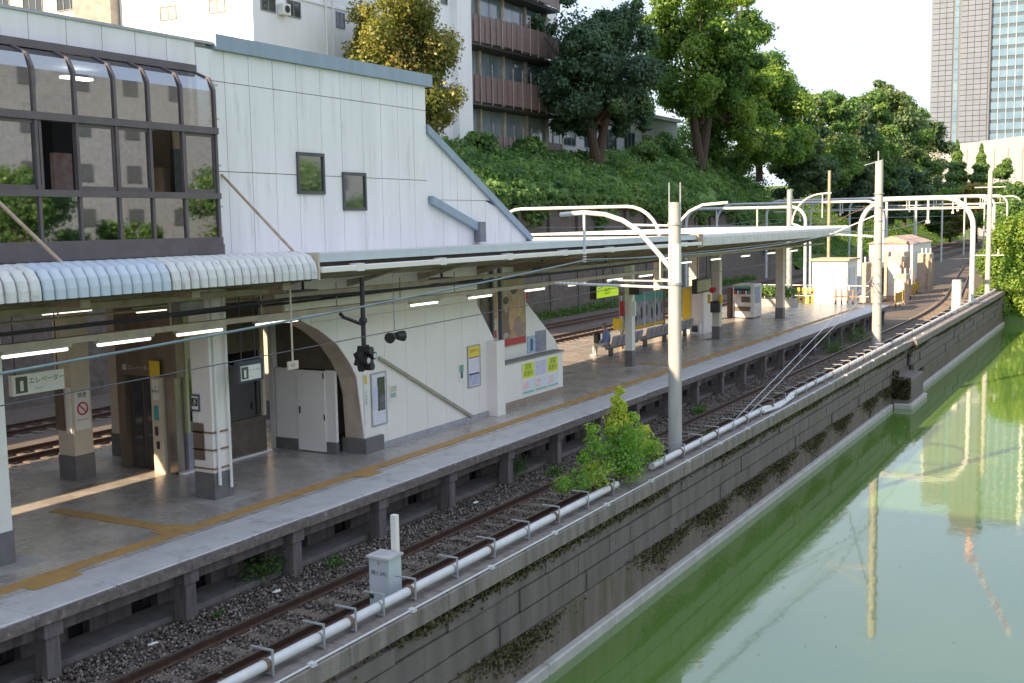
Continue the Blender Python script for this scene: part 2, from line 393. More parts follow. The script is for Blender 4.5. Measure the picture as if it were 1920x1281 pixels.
# moss along the ledge and in patches lower down
MOSS = leaf_mat('moss_leaves', (.035, .028, .012), (.075, .07, .018), (.16, .15, .04), .2)
n = 22000; yy = rng.uniform(4, 92, n); keep = (np.sin(yy*.9)+np.sin(yy*.37+1)+rng.normal(0, .8, n)) > -.5; yy = yy[keep]; n = len(yy)
pts = np.stack([np.full(n, -9.645)+rng.uniform(-.04, .05, n)+np.where(yy > 54.2, .2, 0), yy, .25-np.abs(rng.normal(0, .075, n))], 1)
m2 = 12000; cy = rng.choice(np.array([8., 12.5, 17, 24, 27.5, 31, 34, 38, 42, 47, 50.5]), m2); py = cy+rng.normal(0, .8, m2); pz = -.95-np.abs(rng.normal(0, .28, m2))*(1-np.abs(py-cy)*.3)-.12*(py-cy)*.3
p2 = np.stack([np.full(m2, -9.62)+rng.uniform(-.02, .02, m2), py, np.clip(pz, -1.7, -.9)], 1)
m3 = 2200; p3 = np.stack([rng.uniform(-9.6, -8.8, m3), rng.choice(np.array([51.35, 51.36]), m3)+rng.uniform(-.04, .03, m3), rng.uniform(-1.6, -.3, m3)], 1); p3 = p3[(p3[:, 2] < -.6) | (p3[:, 0] < -9.3)]
P = np.concatenate([pts, p2, p3]); N = rng.normal(size=P.shape)+np.array([1.2, 0, .6])
mo = bpy.data.objects.new('moss', leaves_mesh('moss', P-np.array(BASE[wall.name]), N, .06, MOSS, np.clip(rng.normal(.4, .22, len(P)), 0, 1), asp=.9)); col.objects.link(mo); mo.parent = wall; mo['kind'] = 'stuff'

# ------------------------------------------------------------------ tracks
def sweep(profile, X0, ys):
    b = MB(); n = len(profile); vs = []; fs = []
    for y in ys:
        o = off_y(y) if X0 > -20 else off_f(y)
        for dx, z in profile: vs.append((X0-o+dx, y, z))
    for i in range(len(ys)-1):
        for j in range(n): fs.append((i*n+j, i*n+(j+1) % n, (i+1)*n+(j+1) % n, (i+1)*n+j))
    b.add(vs, fs, 0); b.mi = [1 if i % n == 4 else 0 for i in range(len(fs))]
    return b
RP = [(-.062, .0), (-.062, .015), (-.012, .035), (-.012, .10), (-.034, .112), (-.034, .15), (.034, .15), (.034, .112), (.012, .10), (.012, .035), (.062, .015), (.062, .0)]
RP = RP[1:]+RP[:1]                   # face 4 is the running surface
rys = [-8, 20, 40, 60, 72]+[72+4*i for i in range(1, 11)]+[130, 160, 200, 260, 330]
slm = MB().cbox(-1.0, 1.0, -.11, .11, -.12, .012, .02).mesh('sleeper', SLEEP)
padm = MB().box(-.11, .11, -.08, .08, .012, .024).mesh('rail_fastening', RUST)
def track(X0, y0, y1, fast):
    t = empty('railway_track', (X0, 20, 0), kind='structure')
    for s in (-.535, .535): sweep(RP, X0+s, rys).obj('rail', [RUST, RAILTOP], t)
    y = y0
    while y < y1:
        o = off_y(y) if X0 > -20 else off_f(y); sl = piece(slm, 'sleeper', (X0-o+random.uniform(-.02, .02), y+random.uniform(-.03, .03), random.uniform(-.012, .008)), t, rot=(0, 0, random.uniform(-.012, .012)-(.06 if y > 95 else 0)))
        if fast and y < 34:
            for s in (-.535, .535): piece(padm, 'rail_fastening', (X0+s, y, 0), t)
        y += .62
    return t
track(-11.97, 6.2, 108, True); track(-24.1, 60, 74, False); track(-28.2, 13, 78, False); track(-32.0, 15, 78, False)
# loose ballast stones near the camera (nobody could count them)
def stones(name, n, fy, fxr, fz, smin, smax, mat):
    ico = np.array([(0,0,1),(.9,0,.1),(-.2,.85,.15),(-.8,-.35,.05),(.25,-.8,.0),(0,.1,-.8)]); F = np.array([(0,1,2),(0,2,3),(0,3,4),(0,4,1),(5,2,1),(5,3,2),(5,4,3),(5,1,4)])
    y = fy(n); x = fxr(n, y); s = rng.uniform(smin, smax, n)
    a = rng.uniform(0, 6.28, n); tl = rng.normal(0, .6, n)
    v = ico[None]*(rng.uniform(.6, 1.25, (n, 6, 1)))*s[:, None, None]
    ca, sa, ct, st = np.cos(a)[:, None], np.sin(a)[:, None], np.cos(tl)[:, None], np.sin(tl)[:, None]
    X, Y, Z = v[..., 0], v[..., 1], v[..., 2]; Y, Z = Y*ct-Z*st, Y*st+Z*ct; X, Y = X*ca-Y*sa, X*sa+Y*ca
    v = np.stack([X+x[:, None], Y+y[:, None], Z+fz(n, x, y)[:, None]], -1).reshape(-1, 3)
    f = (F[None]+(np.arange(n)*6)[:, None, None]).reshape(-1, 3)
    o = bpy.data.objects.new(name, np_mesh(name, v, f, mat, attr=np.repeat(rng.random(n), 8))); col.objects.link(o); return o
STONE = leaf_mat('ballast_stone', (.06, .048, .042), (.14, .115, .10), (.30, .26, .235), .0)
o = stones('ballast_stones', 42000, lambda n: 7+45*rng.random(n)**1.5, lambda n, y: rng.uniform(-13.75, -10.28, n), lambda n, x, y: np.where(np.abs(np.abs(x+11.97)-.535) < .1, -.02, .0)+.05*np.clip((x+13.0)/-1.0, 0, 1)+rng.uniform(-.03, .012, n), .022, .048, STONE)
tag(o, 'brown grey ballast stones scattered between the rails and platform', 'ballast', kind='stuff')

# ------------------------------------------------------------------ platform
def paving_mat():
    mt = bpy.data.materials.new('platform_tiles'); mt.use_nodes = True; nt = mt.node_tree; b = nt.nodes['Principled BSDF']
    geo = _n(nt, 'ShaderNodeNewGeometry'); br = _n(nt, 'ShaderNodeTexBrick'); br.inputs['Scale'].default_value = 4.6
    br.offset = 0.; br.inputs['Mortar Size'].default_value = .022; br.inputs['Row Height'].default_value = .5; br.inputs['Brick Width'].default_value = .5
    br.inputs['Color1'].default_value = (.58, .555, .52, 1); br.inputs['Color2'].default_value = (.48, .46, .435, 1); br.inputs['Mortar'].default_value = (.24, .225, .21, 1)
    nt.links.new(geo.outputs['Position'], br.inputs['Vector'])
    n1 = _n(nt, 'ShaderNodeTexNoise'); n1.inputs['Scale'].default_value = .9; n1.inputs['Detail'].default_value = 8; n1.inputs['Roughness'].default_value = .7
    nt.links.new(geo.outputs['Position'], n1.inputs['Vector'])
    r = _n(nt, 'ShaderNodeValToRGB'); r.color_ramp.elements[0].position = .3; r.color_ramp.elements[1].position = .7; r.color_ramp.elements[0].color = (.55, .52, .49, 1); r.color_ramp.elements[1].color = (1, 1, 1, 1)
    nt.links.new(n1.outputs['Fac'], r.inputs[0])
    mx = _n(nt, 'ShaderNodeMix', data_type='RGBA', blend_type='MULTIPLY'); mx.inputs[0].default_value = 1
    nt.links.new(br.outputs['Color'], mx.inputs[6]); nt.links.new(r.outputs[0], mx.inputs[7]); nt.links.new(mx.outputs[2], b.inputs['Base Color'])
    rr = _n(nt, 'ShaderNodeMapRange'); rr.inputs[3].default_value = .12; rr.inputs[4].default_value = .42
    nt.links.new(n1.outputs['Fac'], rr.inputs[0]); nt.links.new(rr.outputs[0], b.inputs['Roughness'])
    bp = _n(nt, 'ShaderNodeBump'); bp.inputs['Strength'].default_value = .12; bp.inputs['Distance'].default_value = .01; nt.links.new(br.outputs['Fac'], bp.inputs['Height']); bp.invert = True; nt.links.new(bp.outputs[0], b.inputs['Normal'])
    return mt
PZ = 1.1
PAVE = paving_mat()
SLABM = M('edge_slab_concrete', (.56, .56, .57), .5, c2=(.45, .455, .47), scale=2.5, dirt=(.15, .15, .15), dscale=2.0, damt=(.55, .78))
RIM = M('edge_rim', (.20, .17, .155), .85, c2=(.10, .085, .078), scale=9, dirt=(.36, .34, .32), dscale=5, damt=(.58, .72))
UNDER = M('platform_under_concrete', (.19, .16, .145), .9, c2=(.115, .095, .088), scale=2, streak=True, dirt=(.045, .038, .035), dscale=1.4, damt=(.48, .7))
pf = empty('platform', (-18, 32, 0), kind='structure')
MB().box(-22.55, -14.55, -8, 71, .78, PZ).obj('paving', PAVE, pf)
MB().box(-21.8, -14.9, -8, 70.5, -.05, .77).obj('platform_core', UNDER, pf)
y = -8.0
while y < 70.9:
    L = min(1.5, 71-y)
    MB().cbox(-14.53, -13.52, y+.005, y+L-.005, .93, PZ+random.uniform(-.002, .004), .012).obj('edge_slab', SLABM, pf)
    MB().box(-13.54, -13.46, y+.004, y+L-.004, .90+random.uniform(0, .012), 1.075+random.uniform(-.012, .008)).obj('edge_rim', RIM, pf)
    y += L
# substructure facing the track: posts, beam, panels and openings whose shade is painted as black blocks
MB().box(-14.0, -13.78, -8, 71, .62, .92).obj('edge_beam', UNDER, pf)
pm = MB(); pm.box(-.13, .13, -.12, .12, -.1, .66); pm.box(-.16, .17, -.16, .16, .66, .9)
postm = pm.mesh('support_post', M('support_post_concrete', (.19, .17, .165), .85, c2=(.12, .105, .10), scale=3, streak=True, dirt=(.07, .06, .055), dscale=2, damt=(.5, .7)))
k = -6
while 10.36+2.7*k < 70.5:
    yp = 10.36+2.7*k; piece(postm, 'support_post', (-13.72, yp, 0), pf)
    for j in (0, 1):
        a = yp+.16+j*1.27
        MB().box(-14.72, -14.55, a, a+.86, .02, .64).obj('back_panel', UNDER, pf)
        MB().box(-14.9, -14.75, a+.86, a+1.27, .0, .7).obj('painted_dark_slot', BLACK, pf)
    k += 1
MB().box(-14.6, -13.95, -8, 71, -.05, .075).obj('cable_trough', M('trough_concrete', (.22, .20, .19), .9, c2=(.14, .125, .12), scale=3, dirt=(.09, .08, .075), dscale=2), pf)
# tactile paving: one tile after another, with dot or bar relief
tb = MB(); tb.box(-.15, .15, -.148, .148, 0, .006)
for i in range(5):
    for j in range(5):
        cx_, cy_ = -.12+.06*i, -.12+.06*j; tb.add([(cx_-.012,cy_-.012,.006),(cx_+.012,cy_-.012,.006),(cx_+.012,cy_+.012,.006),(cx_-.012,cy_+.012,.006),(cx_,cy_,.011)], [(0,1,4),(1,2,4),(2,3,4),(3,0,4)])
tm = tb.mesh('tactile_tile', ORANGE)
for i in range(205): piece(tm, 'tactile_tile', (-14.86+random.uniform(-.004, .004), 7.0+.3*i, PZ+.004), pf)
for yc, x0, x1 in ((14.15, -18.2, -15.1), (39.2, -18.6, -15.1)):
    x = x1
    while x > x0: piece(tm, 'tactile_tile', (x-.02, yc, PZ+.004), pf); x -= .3
for yc in (10.9, 11.2, 11.5, 14.0, 14.3, 19.2, 19.5):
    piece(tm, 'tactile_tile', (-14.56 if yc < 13 or yc > 19 else -15.17, yc-.02, PZ+.0045), pf)

# ================================================================== STATION BUILDING over the platform
st = empty('station_building', (-20, 15, 5.7), 'white panelled station building standing over the platform with brown glazed bay', 'building')
WCORE = M('wall_backing', (.30, .30, .31), .8)
box('building_core', (-22.15, -16.04, 0, 9.2, 5.8, 10.02), WCORE, st); box('unseen_streak_mask', (-31, -22.75, 0, 17, 5.8, 5.95), WCORE, st)  # unseen slab added; the gap beside it shapes the sun streak on the platform
box('unseen_shade_block', (-22.1, -16.06, -46, -5, 5.8, 18), WCORE, st); box('rear_core', (-22.74, -19.3, 9.2, 16.0, 5.8, 10.02), WCORE, st)  # tall unseen block added out of view to shade the near moat water
box('building_core', (-23, -16.04, 16.0, 24.0, 5.8, 10.02), WCORE, st)
box('bay_roof', (-19.3, -16.05, 9.2, 16.0, 9.5, 10.0), WCORE, st)
box('bay_floor', (-19.3, -15.3, 9.2, 16.0, 5.85, 6.2), M('room_floor', (.25, .24, .22), .6), st)
pys = [16.15, 16.91, 17.61, 18.33, 19.07, 19.87, 20.59, 21.39, 22.11, 22.81, 23.48, 24.05]
WINS = [(18.98, 19.9, 7.2, 8.1), (20.55, 21.42, 6.85, 7.72)]
for (za, zb_) in ((9.37, 9.96), (7.62, 9.355), (5.86, 7.605)):
    for a, b_ in zip(pys[:-1], pys[1:]):
        d = random.uniform(0, .006); MB().box(-16.04, -16.0+d, a+.007, b_-.007, za, zb_).obj('wall_panel', WHITE, st)
y = 5.0
while y < 16.1:
    MB().box(-16.04, -16.0, y+.007, min(y+.745, 16.15)-.007, 9.56, 10.05).obj('wall_panel', WHITE, st); y += .745
box('parapet_cap', (-16.2, -15.97, 4, 16.6, 10.05, 10.1), STEEL, st)
box('parapet_flashing', (-16.3, -15.9, 16.62, 24.25, 9.965, 10.26), BLUEF, st)
for (a, b_, z0, z1) in WINS:
    w = MB(); w.box(-16.0, -15.95, a, b_, z0, z0+.07); w.box(-16.0, -15.95, a, b_, z1-.07, z1); w.box(-16.0, -15.95, a, a+.06, z0+.07, z1-.07); w.box(-16.0, -15.95, b_-.06, b_, z0+.07, z1-.07)
    wo_ = w.obj('window', M('grey_window_frame', (.085, .085, .09), .45), st)
    box('pane', (-15.995, -15.985, a+.06, b_-.06, z0+.07, z1-.07), M('mirror_film_glass', (.34, .37, .39), .03, c2=(.30, .33, .35), scale=.6, metal=.9), wo_)
# drain pipe by the bay
dp = MB().tube([(-15.93, 16.5, 9.3), (-15.93, 16.52, 7.0), (-15.93, 16.55, 6.35), (-15.9, 16.35, 5.95)], .045, 8).obj('drain_pipe', CREAM, st, smooth=True)
for z in (9.25, 8.6, 7.7, 6.9): MB().box(-15.99, -15.88, 16.44, 16.6, z, z+.04).obj('pipe_clip', CREAM, dp)
# stair hood running down towards the far end
hood = MB().prism([(24.07, 5.86), (29.3, 5.86), (24.07, 8.82)], 'x', -20, -16.06).obj('stair_hood', WCORE, st)
def ztop(Y): return 8.84-(Y-24.07)*(8.84-6.02)/(29.37-24.07)
y = 24.07
while y < 29.2:
    e = min(y+.72, 29.3)
    for lo, hi in ((5.87, 7.12), (7.135, 9.5)):
        a, c = min(ztop(y+.008), hi), min(ztop(e-.008), hi)
        if a > lo+.03: MB().prism([(y+.008, lo), (e-.008, lo), (e-.008, max(c, lo+.004)), (y+.008, a)], 'x', -16.06, -16.02).obj('wall_panel', WHITE, st)
    y = e
MB().prism([(24.07, 8.8), (24.07, 9.02), (29.62, 6.07), (29.45, 5.95)], 'x', -20.2, -15.93).obj('hood_flashing', BLUEF, st)
MB().prism([(24.1, 7.02), (24.1, 7.22), (26.4, 6.5), (26.4, 6.28)], 'x', -16.01, -15.86).obj('slanted_gutter', BLUEF, st)
MB().cbox(-16.01, -15.8, 26.3, 26.62, 6.0, 6.55, .02).obj('gutter_box', M('gutter_box_grey', (.2, .22, .25), .5), st)

# glazed bay: frame, sliding sashes and panes
bay = empty('glazed_bay', (-15.4, 12.5, 6.2)); bay.parent = st; bay.location = Vector((-15.4, 12.5, 6.2))-BASE[st.name]; BASE[bay.name] = Vector((-15.4, 12.5, 6.2))
BX = -15.2
mul = [9.5, 10.28, 11.07, 11.86, 12.64, 13.45, 14.19, 14.96, 15.79]
for z0, z1 in ((6.02, 6.33), (7.04, 7.15), (8.24, 8.36)): box('rail', (BX-.12, BX+.03, 9.2, 15.83, z0, z1), BAYFR, bay)
box('head_rail', (-16.0, BX-.46, 9.2, 15.83, 9.42, 9.55), BAYFR, bay)
for i, Y in enumerate(mul):
    w = .028
    MB().prism([(BX+.005, 6.33), (BX+.005, 9.06), (BX-.11, 9.28), (BX-.46, 9.43), (BX-.48, 9.38), (BX-.16, 9.24), (BX-.07, 9.04), (BX-.07, 6.33)], 'y', Y-w, Y+w).obj('mullion', BAYFR, bay)
PT = lambda a, b_, z0, z1, x=BX-.03: MB().box(x-.006, x, a+.035, b_-.035, z0, z1)
for a, b_ in zip(mul[:-1], mul[1:]):
    PT(a, b_, 6.33, 7.04).obj('pane', GLASSB, bay)
    g = MB(); x = BX-.03
    prof = [(x, 8.36), (x, 9.03), (x-.1, 9.26), (x-.44, 9.41)]
    for p, q in zip(prof[:-1], prof[1:]): g.add([(p[0], a+.035, p[1]), (p[0], b_-.035, p[1]), (q[0], b_-.035, q[1]), (q[0], a+.035, q[1])], [(0, 1, 2, 3)])
    g.obj('pane', GLASSB, bay)
# middle row: sliding sashes, two gaps left open
def sash(a, b_):
    s = MB(); x0, x1 = BX-.075, BX-.03
    s.box(x0, x1, a, a+.05, 7.15, 8.24); s.box(x0, x1, b_-.05, b_, 7.15, 8.24); s.box(x0, x1, a+.05, b_-.05, 7.15, 7.22); s.box(x0, x1, a+.05, b_-.05, 8.18, 8.24)
    so_ = s.obj('sash', BAYFR, bay); box('pane', (BX-.055, BX-.048, a+.05, b_-.05, 7.22, 8.18), GLASSB, so_)
for a, b_ in ((9.5, 10.3), (10.3, 11.1), (11.1, 11.98), (12.6, 13.43), (13.47, 14.22), (15.0, 15.77)): sash(a, b_)
# room seen through the open sashes
box('room_wall', (-19.28, -19.2, 9.25, 15.95, 6.2, 9.45), M('room_wall_beige', (.62, .54, .40), .8, c2=(.54, .47, .35)), bay)
box('room_partition', (-19.1, -15.9, 15.84, 15.94, 6.2, 9.45), M('room_wall_beige', (1, 1, 1)), bay)
box('dark_doorway', (-19.18, -19.12, 14.7, 15.3, 6.2, 9.0), M('dark_doorway', (.03, .035, .05), .7), bay)
box('dark_cupboard', (-17.9, -17.5, 14.0, 14.5, 6.2, 9.0), M('dark_doorway', (1, 1, 1)), bay)
box('notice_board', (-17.3, -17.2, 13.75, 14.15, 6.3, 7.9), M('notice_red', (.55, .25, .22), .7, c2=(.62, .57, .52), scale=5), bay)
box('cabinet', (-16.55, -16.2, 15.35, 15.8, 6.2, 7.65), M('tan_cabinet', (.40, .28, .17), .7), bay)
box('dark_door', (-16.9, -16.4, 15.80, 15.83, 6.2, 8.4), M('door_umber', (.10, .08, .065), .6), bay)
box('black_panel', (-16.12, -16.02, 15.5, 15.8, 6.2, 8.0), DARK, bay)
RLAMP = M('room_lamp', (1., .92, .76), .4, emit=6.)
box('ceiling_lamp', (-17.6, -17.4, 10.2, 10.7, 9.3, 9.34), RLAMP, bay)
box('ceiling_lamp', (-17.6, -17.4, 14.3, 14.9, 9.3, 9.34), RLAMP, bay)
box('bay_underside', (-16.0, BX-.12, 9.2, 15.83, 5.86, 6.02), M('purple_brown_metal', (.13, .10, .10), .6), bay)
box('lower_white_band', (-16.04, -15.98, 9.0, 16.15, 5.6, 5.86), WHITE, st)

# ================================================================== CANOPIES
CORR = M('weathered_white_sheet', (.72, .72, .71), .45, c2=(.60, .60, .59), scale=2, dirt=(.22, .185, .15), dscale=3.2, damt=(.56, .74), stretch=(1.2, 3.2, 1.2))
GRIM = M('valley_dirt_shade', (.20, .185, .17), .8, c2=(.42, .41, .40), scale=3); GROOVEB = M('blue_valley_shade', (.36, .43, .52), .6); GROOVEL = M('pale_valley_dirt_shade', (.42, .40, .37), .8, c2=(.55, .54, .52), scale=3)  # groove shade painted into the rib valleys, along with dirt on the white sheets
CORRB = M('pale_blue_sheet', (.55, .62, .70), .4, c2=(.50, .57, .65), scale=2)
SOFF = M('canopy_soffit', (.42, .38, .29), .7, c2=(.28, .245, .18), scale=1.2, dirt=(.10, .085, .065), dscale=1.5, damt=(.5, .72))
c1 = empty('platform_canopy', (-18, 12, 5.4), 'canopy with ribbed corrugated eave at the near end of the platform', 'canopy', 'platform canopies')
prof = [(-15.95, 5.72), (-15.2, 5.86), (-14.62, 5.965), (-14.34, 5.96), (-14.12, 5.89), (-14.03, 5.77), (-14.0, 5.64), (-14.0, 5.49)]
def corr_sheet(y0, nr, per, lift=0., pr=prof):
    vs = []; fs = []; ps = [0, .07, .16, .28, .42, .58, .72, .84, .93]; pat = [0, .012, .036, .052, .058, .058, .052, .036, .012]
    Y = [y0+per*(i+p) for i in range(nr) for p in ps]+[y0+per*nr]; D = [d*per/.207 for i in range(nr) for d in pat]+[0]
    for i, (x, z) in enumerate(pr):
        a = pr[max(i-1, 0)]; c = pr[min(i+1, len(pr)-1)]; t = Vector((c[0]-a[0], c[1]-a[1])).normalized(); nx, nz = -t.y, t.x
        if nz < 0 and nx < 0: nx, nz = -nx, -nz
        for y_, d in zip(Y, D): vs.append((x+nx*(d+lift), y_, z+nz*(d+lift)))
    n = len(Y)
    for i in range(len(pr)-1):
        for j in range(n-1): fs.append((i*n+j, i*n+j+1, (i+1)*n+j+1, (i+1)*n+j))
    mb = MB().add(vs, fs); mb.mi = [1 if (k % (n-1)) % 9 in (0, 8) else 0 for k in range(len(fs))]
    return mb
y = 4.6; per = .207
for i in range(10):
    bl = 10.5 < y+.6 < 12.9
    corr_sheet(y, 6, per, .004 if i % 2 else 0).obj('corrugated_sheet', [CORRB, GROOVEB] if bl else [CORR, GRIM], c1); y += 6*per+.01
CE1 = y
box('end_flashing', (-15.2, -13.97, CE1, CE1+.05, 5.46, 5.99), CREAM, c1)
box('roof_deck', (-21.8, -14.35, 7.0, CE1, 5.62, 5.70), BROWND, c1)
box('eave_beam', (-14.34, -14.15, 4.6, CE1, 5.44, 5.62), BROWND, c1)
for Y in np.arange(7.2, CE1, 2.35): box('cross_beam', (-21.8, -14.35, Y-.09, Y+.09, 5.3, 5.618), BEAMM, c1)
for X in (-15.3, -16.9, -18.2, -19.4, -21.0): box('purlin', (X-.05, X+.05, 6.5, CE1, 5.18, 5.298), BEAMM, c1)
def stay(y0, y1, lab):
    t = MB().tube([(-15.98 if y0 > 16 else -15.15, y0, 7.55), (-14.45, y1, 6.0)], .03, 8)
    t.obj('stay_rod', M('tan_stay', (.55, .43, .33), .6, c2=(.38, .25, .17), scale=8), c1, smooth=True, label=lab)
stay(10.4, 11.6, None); stay(16.7, 17.0, None)

def canopy_b(y0, y1, label, kind):
    c = empty('platform_canopy', (-18, (y0+y1)/2, 5.5), label, 'canopy', 'platform canopies')
    if kind == 2:
        box('roof_sheet', (-22.1, -14.05, y0, y1, 5.86, 5.93), M('pale_roof', (.66, .64, .62), .6, c2=(.55, .53, .51), scale=1.2), c)
        n = 6; L = (y1-y0)/n
        for i in range(n):
            MB().box(-14.05, -14.0, y0+i*L+.004, y0+(i+1)*L-.004, 5.80, 5.97).obj('fascia_board', PALEBL, c)
            MB().cbox(-14.06, -13.90, y0+i*L+.004, y0+(i+1)*L-.004, 5.60, 5.71, .015).obj('gutter', CREAMW, c)
        for Y in np.arange(y0+1.2, y1, 3.1): box('gutter_bracket', (-14.1, -13.89, Y-.12, Y+.12, 5.58, 5.74), CREAMW, c)
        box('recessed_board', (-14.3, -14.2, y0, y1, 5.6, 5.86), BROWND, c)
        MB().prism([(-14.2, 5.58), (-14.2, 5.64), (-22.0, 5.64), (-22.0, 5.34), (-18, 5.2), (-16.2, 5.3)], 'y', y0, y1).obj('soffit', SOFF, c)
    else:
        pr = [(-22.1, 6.0), (-14.12, 6.0), (-14.05, 5.96), (-14.0, 5.86), (-14.0, 5.56)]
        y = y0; i = 0
        while y < y1-.1:
            corr_sheet(y, 9, .2, .003*(i % 2), pr).obj('corrugated_sheet', [CORR, GROOVEL], c); y += 1.81; i += 1
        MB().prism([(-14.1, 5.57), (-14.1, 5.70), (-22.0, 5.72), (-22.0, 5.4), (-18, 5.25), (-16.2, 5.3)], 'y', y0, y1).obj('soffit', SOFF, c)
    for Y in np.arange(y0+.6, y1, 2.9): MB().prism([(-14.35, 5.57), (-16.3, 5.02), (-20.3, 5.02), (-21.9, 5.3), (-20.3, 5.2), (-16.3, 5.2)], 'y', Y-.07, Y+.07).obj('cross_beam', BEAMM, c)
    for X, z in ((-15.2, 5.12), (-17.4, 4.98), (-19.2, 4.98)): box('purlin', (X-.045, X+.045, y0, y1, z-.06, z+.03), BEAMM, c)
    return c
canopy_b(CE1+.06, 38.6, 'long canopy with pale blue fascia and white gutter beside the stairs', 2)
canopy_b(38.75, 61.5, 'far canopy with weathered corrugated fascia above the benches', 3)
cc = MB().cbox(-14.3, -13.92, 38.3, 38.8, 5.52, 6.0, .03).obj('eave_joint_box', M('rusty_joint', (.55, .45, .33), .7, c2=(.24, .13, .07), scale=6), label='rust stained joint box where two canopy eaves meet', cat='joint box')

# ------------------------------------------------------------------ canopy columns
def column(X, Y, z1, mat, label, w=.25, h0=.55):
    t = empty('canopy_column', (X, Y, PZ), label, 'column', 'canopy columns')
    MB().box(X-w, X+w, Y-w, Y+w, PZ+h0, z1).obj('shaft', mat, t)
    MB().box(X-w-.015, X+w+.015, Y-w-.015, Y+w+.015, PZ, PZ+h0-.001).obj('base', GREYB, t)
    MB().box(X-w-.35, X+w+.4, Y-w-.35, Y+w+.35, PZ+.001, PZ+.006).obj('base_pad', CONCL, t)
    return t
column(-16.2, 11.28, 5.3, WHITEP, 'white column cut by the left edge of the picture')
k2 = column(-16.2, 16.35, 5.3, CREAMW, 'white column with rusty bands and conduit beside the elevator')
for z in (1.72, 2.1, 2.45): box('band', (-16.48, -15.92, 16.07, 16.63, z, z+.03), M('rust_band', (.28, .17, .10), .7), k2)
MB().tube([(-15.9, 16.2, PZ+.3), (-15.9, 16.2, 5.3)], .035, 8).obj('conduit', WHITEP, k2)
MB().tube([(-15.88, 16.5, PZ+.2), (-15.88, 16.5, 5.3)], .03, 8).obj('conduit', WHITEP, k2)
box('sign_plate', (-16.46, -16.24, 16.068, 16.095, 2.88, 3.22), M('blue_sign', (.10, .13, .22), .4), k2)
box('pictogram', (-16.43, -16.27, 16.06, 16.067, 2.92, 3.18), SIGNW, k2)
text_obj('lettering', '♿', .16, (-16.35, 16.055, 3.06), '-Y', BLKP, k2)
box('notice', (-16.44, -16.26, 16.075, 16.096, 2.66, 2.86), SIGNW, k2)
box('brown_panel', (-16.45, -16.17, 16.07, 16.097, 1.9, 2.64), M('brown_panel', (.17, .125, .09), .5), k2)
k1 = column(-20.2, 16.3, 5.3, CREAM, 'beige column carrying a no smoking notice beside the elevator')
box('no_smoking_notice', (-20.12, -19.97, 16.02, 16.045, 2.15, 3.15), SIGNW, k1)
nt_ = MB().box(-19.948, -19.935, 16.1, 16.5, 2.2, 3.05).obj('no_smoking_notice', SIGNW, k1)
ring = MB(); ri = [(-19.93, 16.3+.13*math.cos(a), 2.66+.13*math.sin(a)) for a in np.linspace(0, 2*math.pi, 19)]
ring.tube(ri, .018, 6, cap=False); ring.tube([(-19.93, 16.21, 2.75), (-19.93, 16.39, 2.57)], .014, 6); ring.obj('prohibition_ring', RED, nt_)
text_obj('lettering', '禁煙', .12, (-19.93, 16.3, 2.95), '+X', BLKP, nt_); text_obj('lettering', 'NO SMOKING', .05, (-19.93, 16.3, 2.42), '+X', RED, nt_)
box('dark_panel', (-20.45, -20.2, 16.01, 16.045, 2.2, 3.1), M('brown_panel', (.17, .125, .09)), k1)
column(-21.2, 18.6, 5.3, CREAM, 'plain beige column behind the elevator shaft')
column(-21.2, 24.0, 5.3, CREAM, 'plain beige column behind the stairs near the passage')
FC = M('far_column_beige', (.66, .60, .50), .55, c2=(.56, .50, .42), scale=2)
column(-16.6, 38.3, 5.1, WHITEP, 'slim white column in front of the seat row', .14, .6)
column(-16.75, 48.5, 5.1, FC, 'beige column with red emergency sign past the catenary pole', .17, .6)
column(-17.1, 59.8, 5.1, FC, 'beige column standing on the pale far end of the platform', .2, .6)
column(-20.4, 33.0, 5.1, FC, 'grey beige column just beyond the stair balustrade', .2, .6)
column(-20.8, 56.5, 5.1, FC, 'beige column near the vending machine on the far side', .2, .6)
column(-20.6, 51.0, 5.1, FC, 'pale column behind the cream kiosk', .17, .6)

# ------------------------------------------------------------------ elevator
BRONZE = M('bronze_steel', (.30, .245, .195), .3, c2=(.21, .17, .135), scale=1.5, metal=.5, streak=True)
LIME = M('pale_green_frame', (.52, .54, .32), .5, c2=(.46, .48, .28))
el = empty('elevator', (-19.25, 19.2, PZ), 'bronze and glass elevator shaft with steel doors on the platform', 'elevator')
box('shaft_core', (-20.1, -18.45, 17.75, 20.3, PZ, 5.6), M('elevator_core', (.10, .10, .09), .7), el)
box('portal_head', (-20.2, -18.32, 17.5, 17.74, 3.25, 5.6), BRONZE, el)
box('jamb', (-20.2, -19.98, 17.5, 17.74, PZ, 3.25), BRONZE, el)
dr = MB(); 
for a in (-19.95, -19.5): MB().box(a, a+.44, 17.66, 17.70, PZ+.02, 3.25).obj('door', M('elevator_door', (.17, .155, .145), .25, c2=(.11, .10, .095), metal=.6, streak=True, scale=2), el)
for a in (-19.87, -19.42): MB().box(a, a+.27, 17.64, 17.659, PZ+.5, 3.05).obj('door_glass', GLASSD, el)
cp = MB().box(-19.05, -18.72, 17.42, 17.74, PZ, 3.25).obj('control_pillar', CREAM, el)
box('yellow_sign', (-19.03, -18.74, 17.39, 17.419, 3.27, 3.62), YEL, el)
box('notice', (-18.98, -18.80, 17.405, 17.419, 2.75, 3.2), SIGNW, cp); text_obj('lettering', '↑\n車椅子', .085, (-18.89, 17.40, 2.98), '-Y', BLKP, cp)
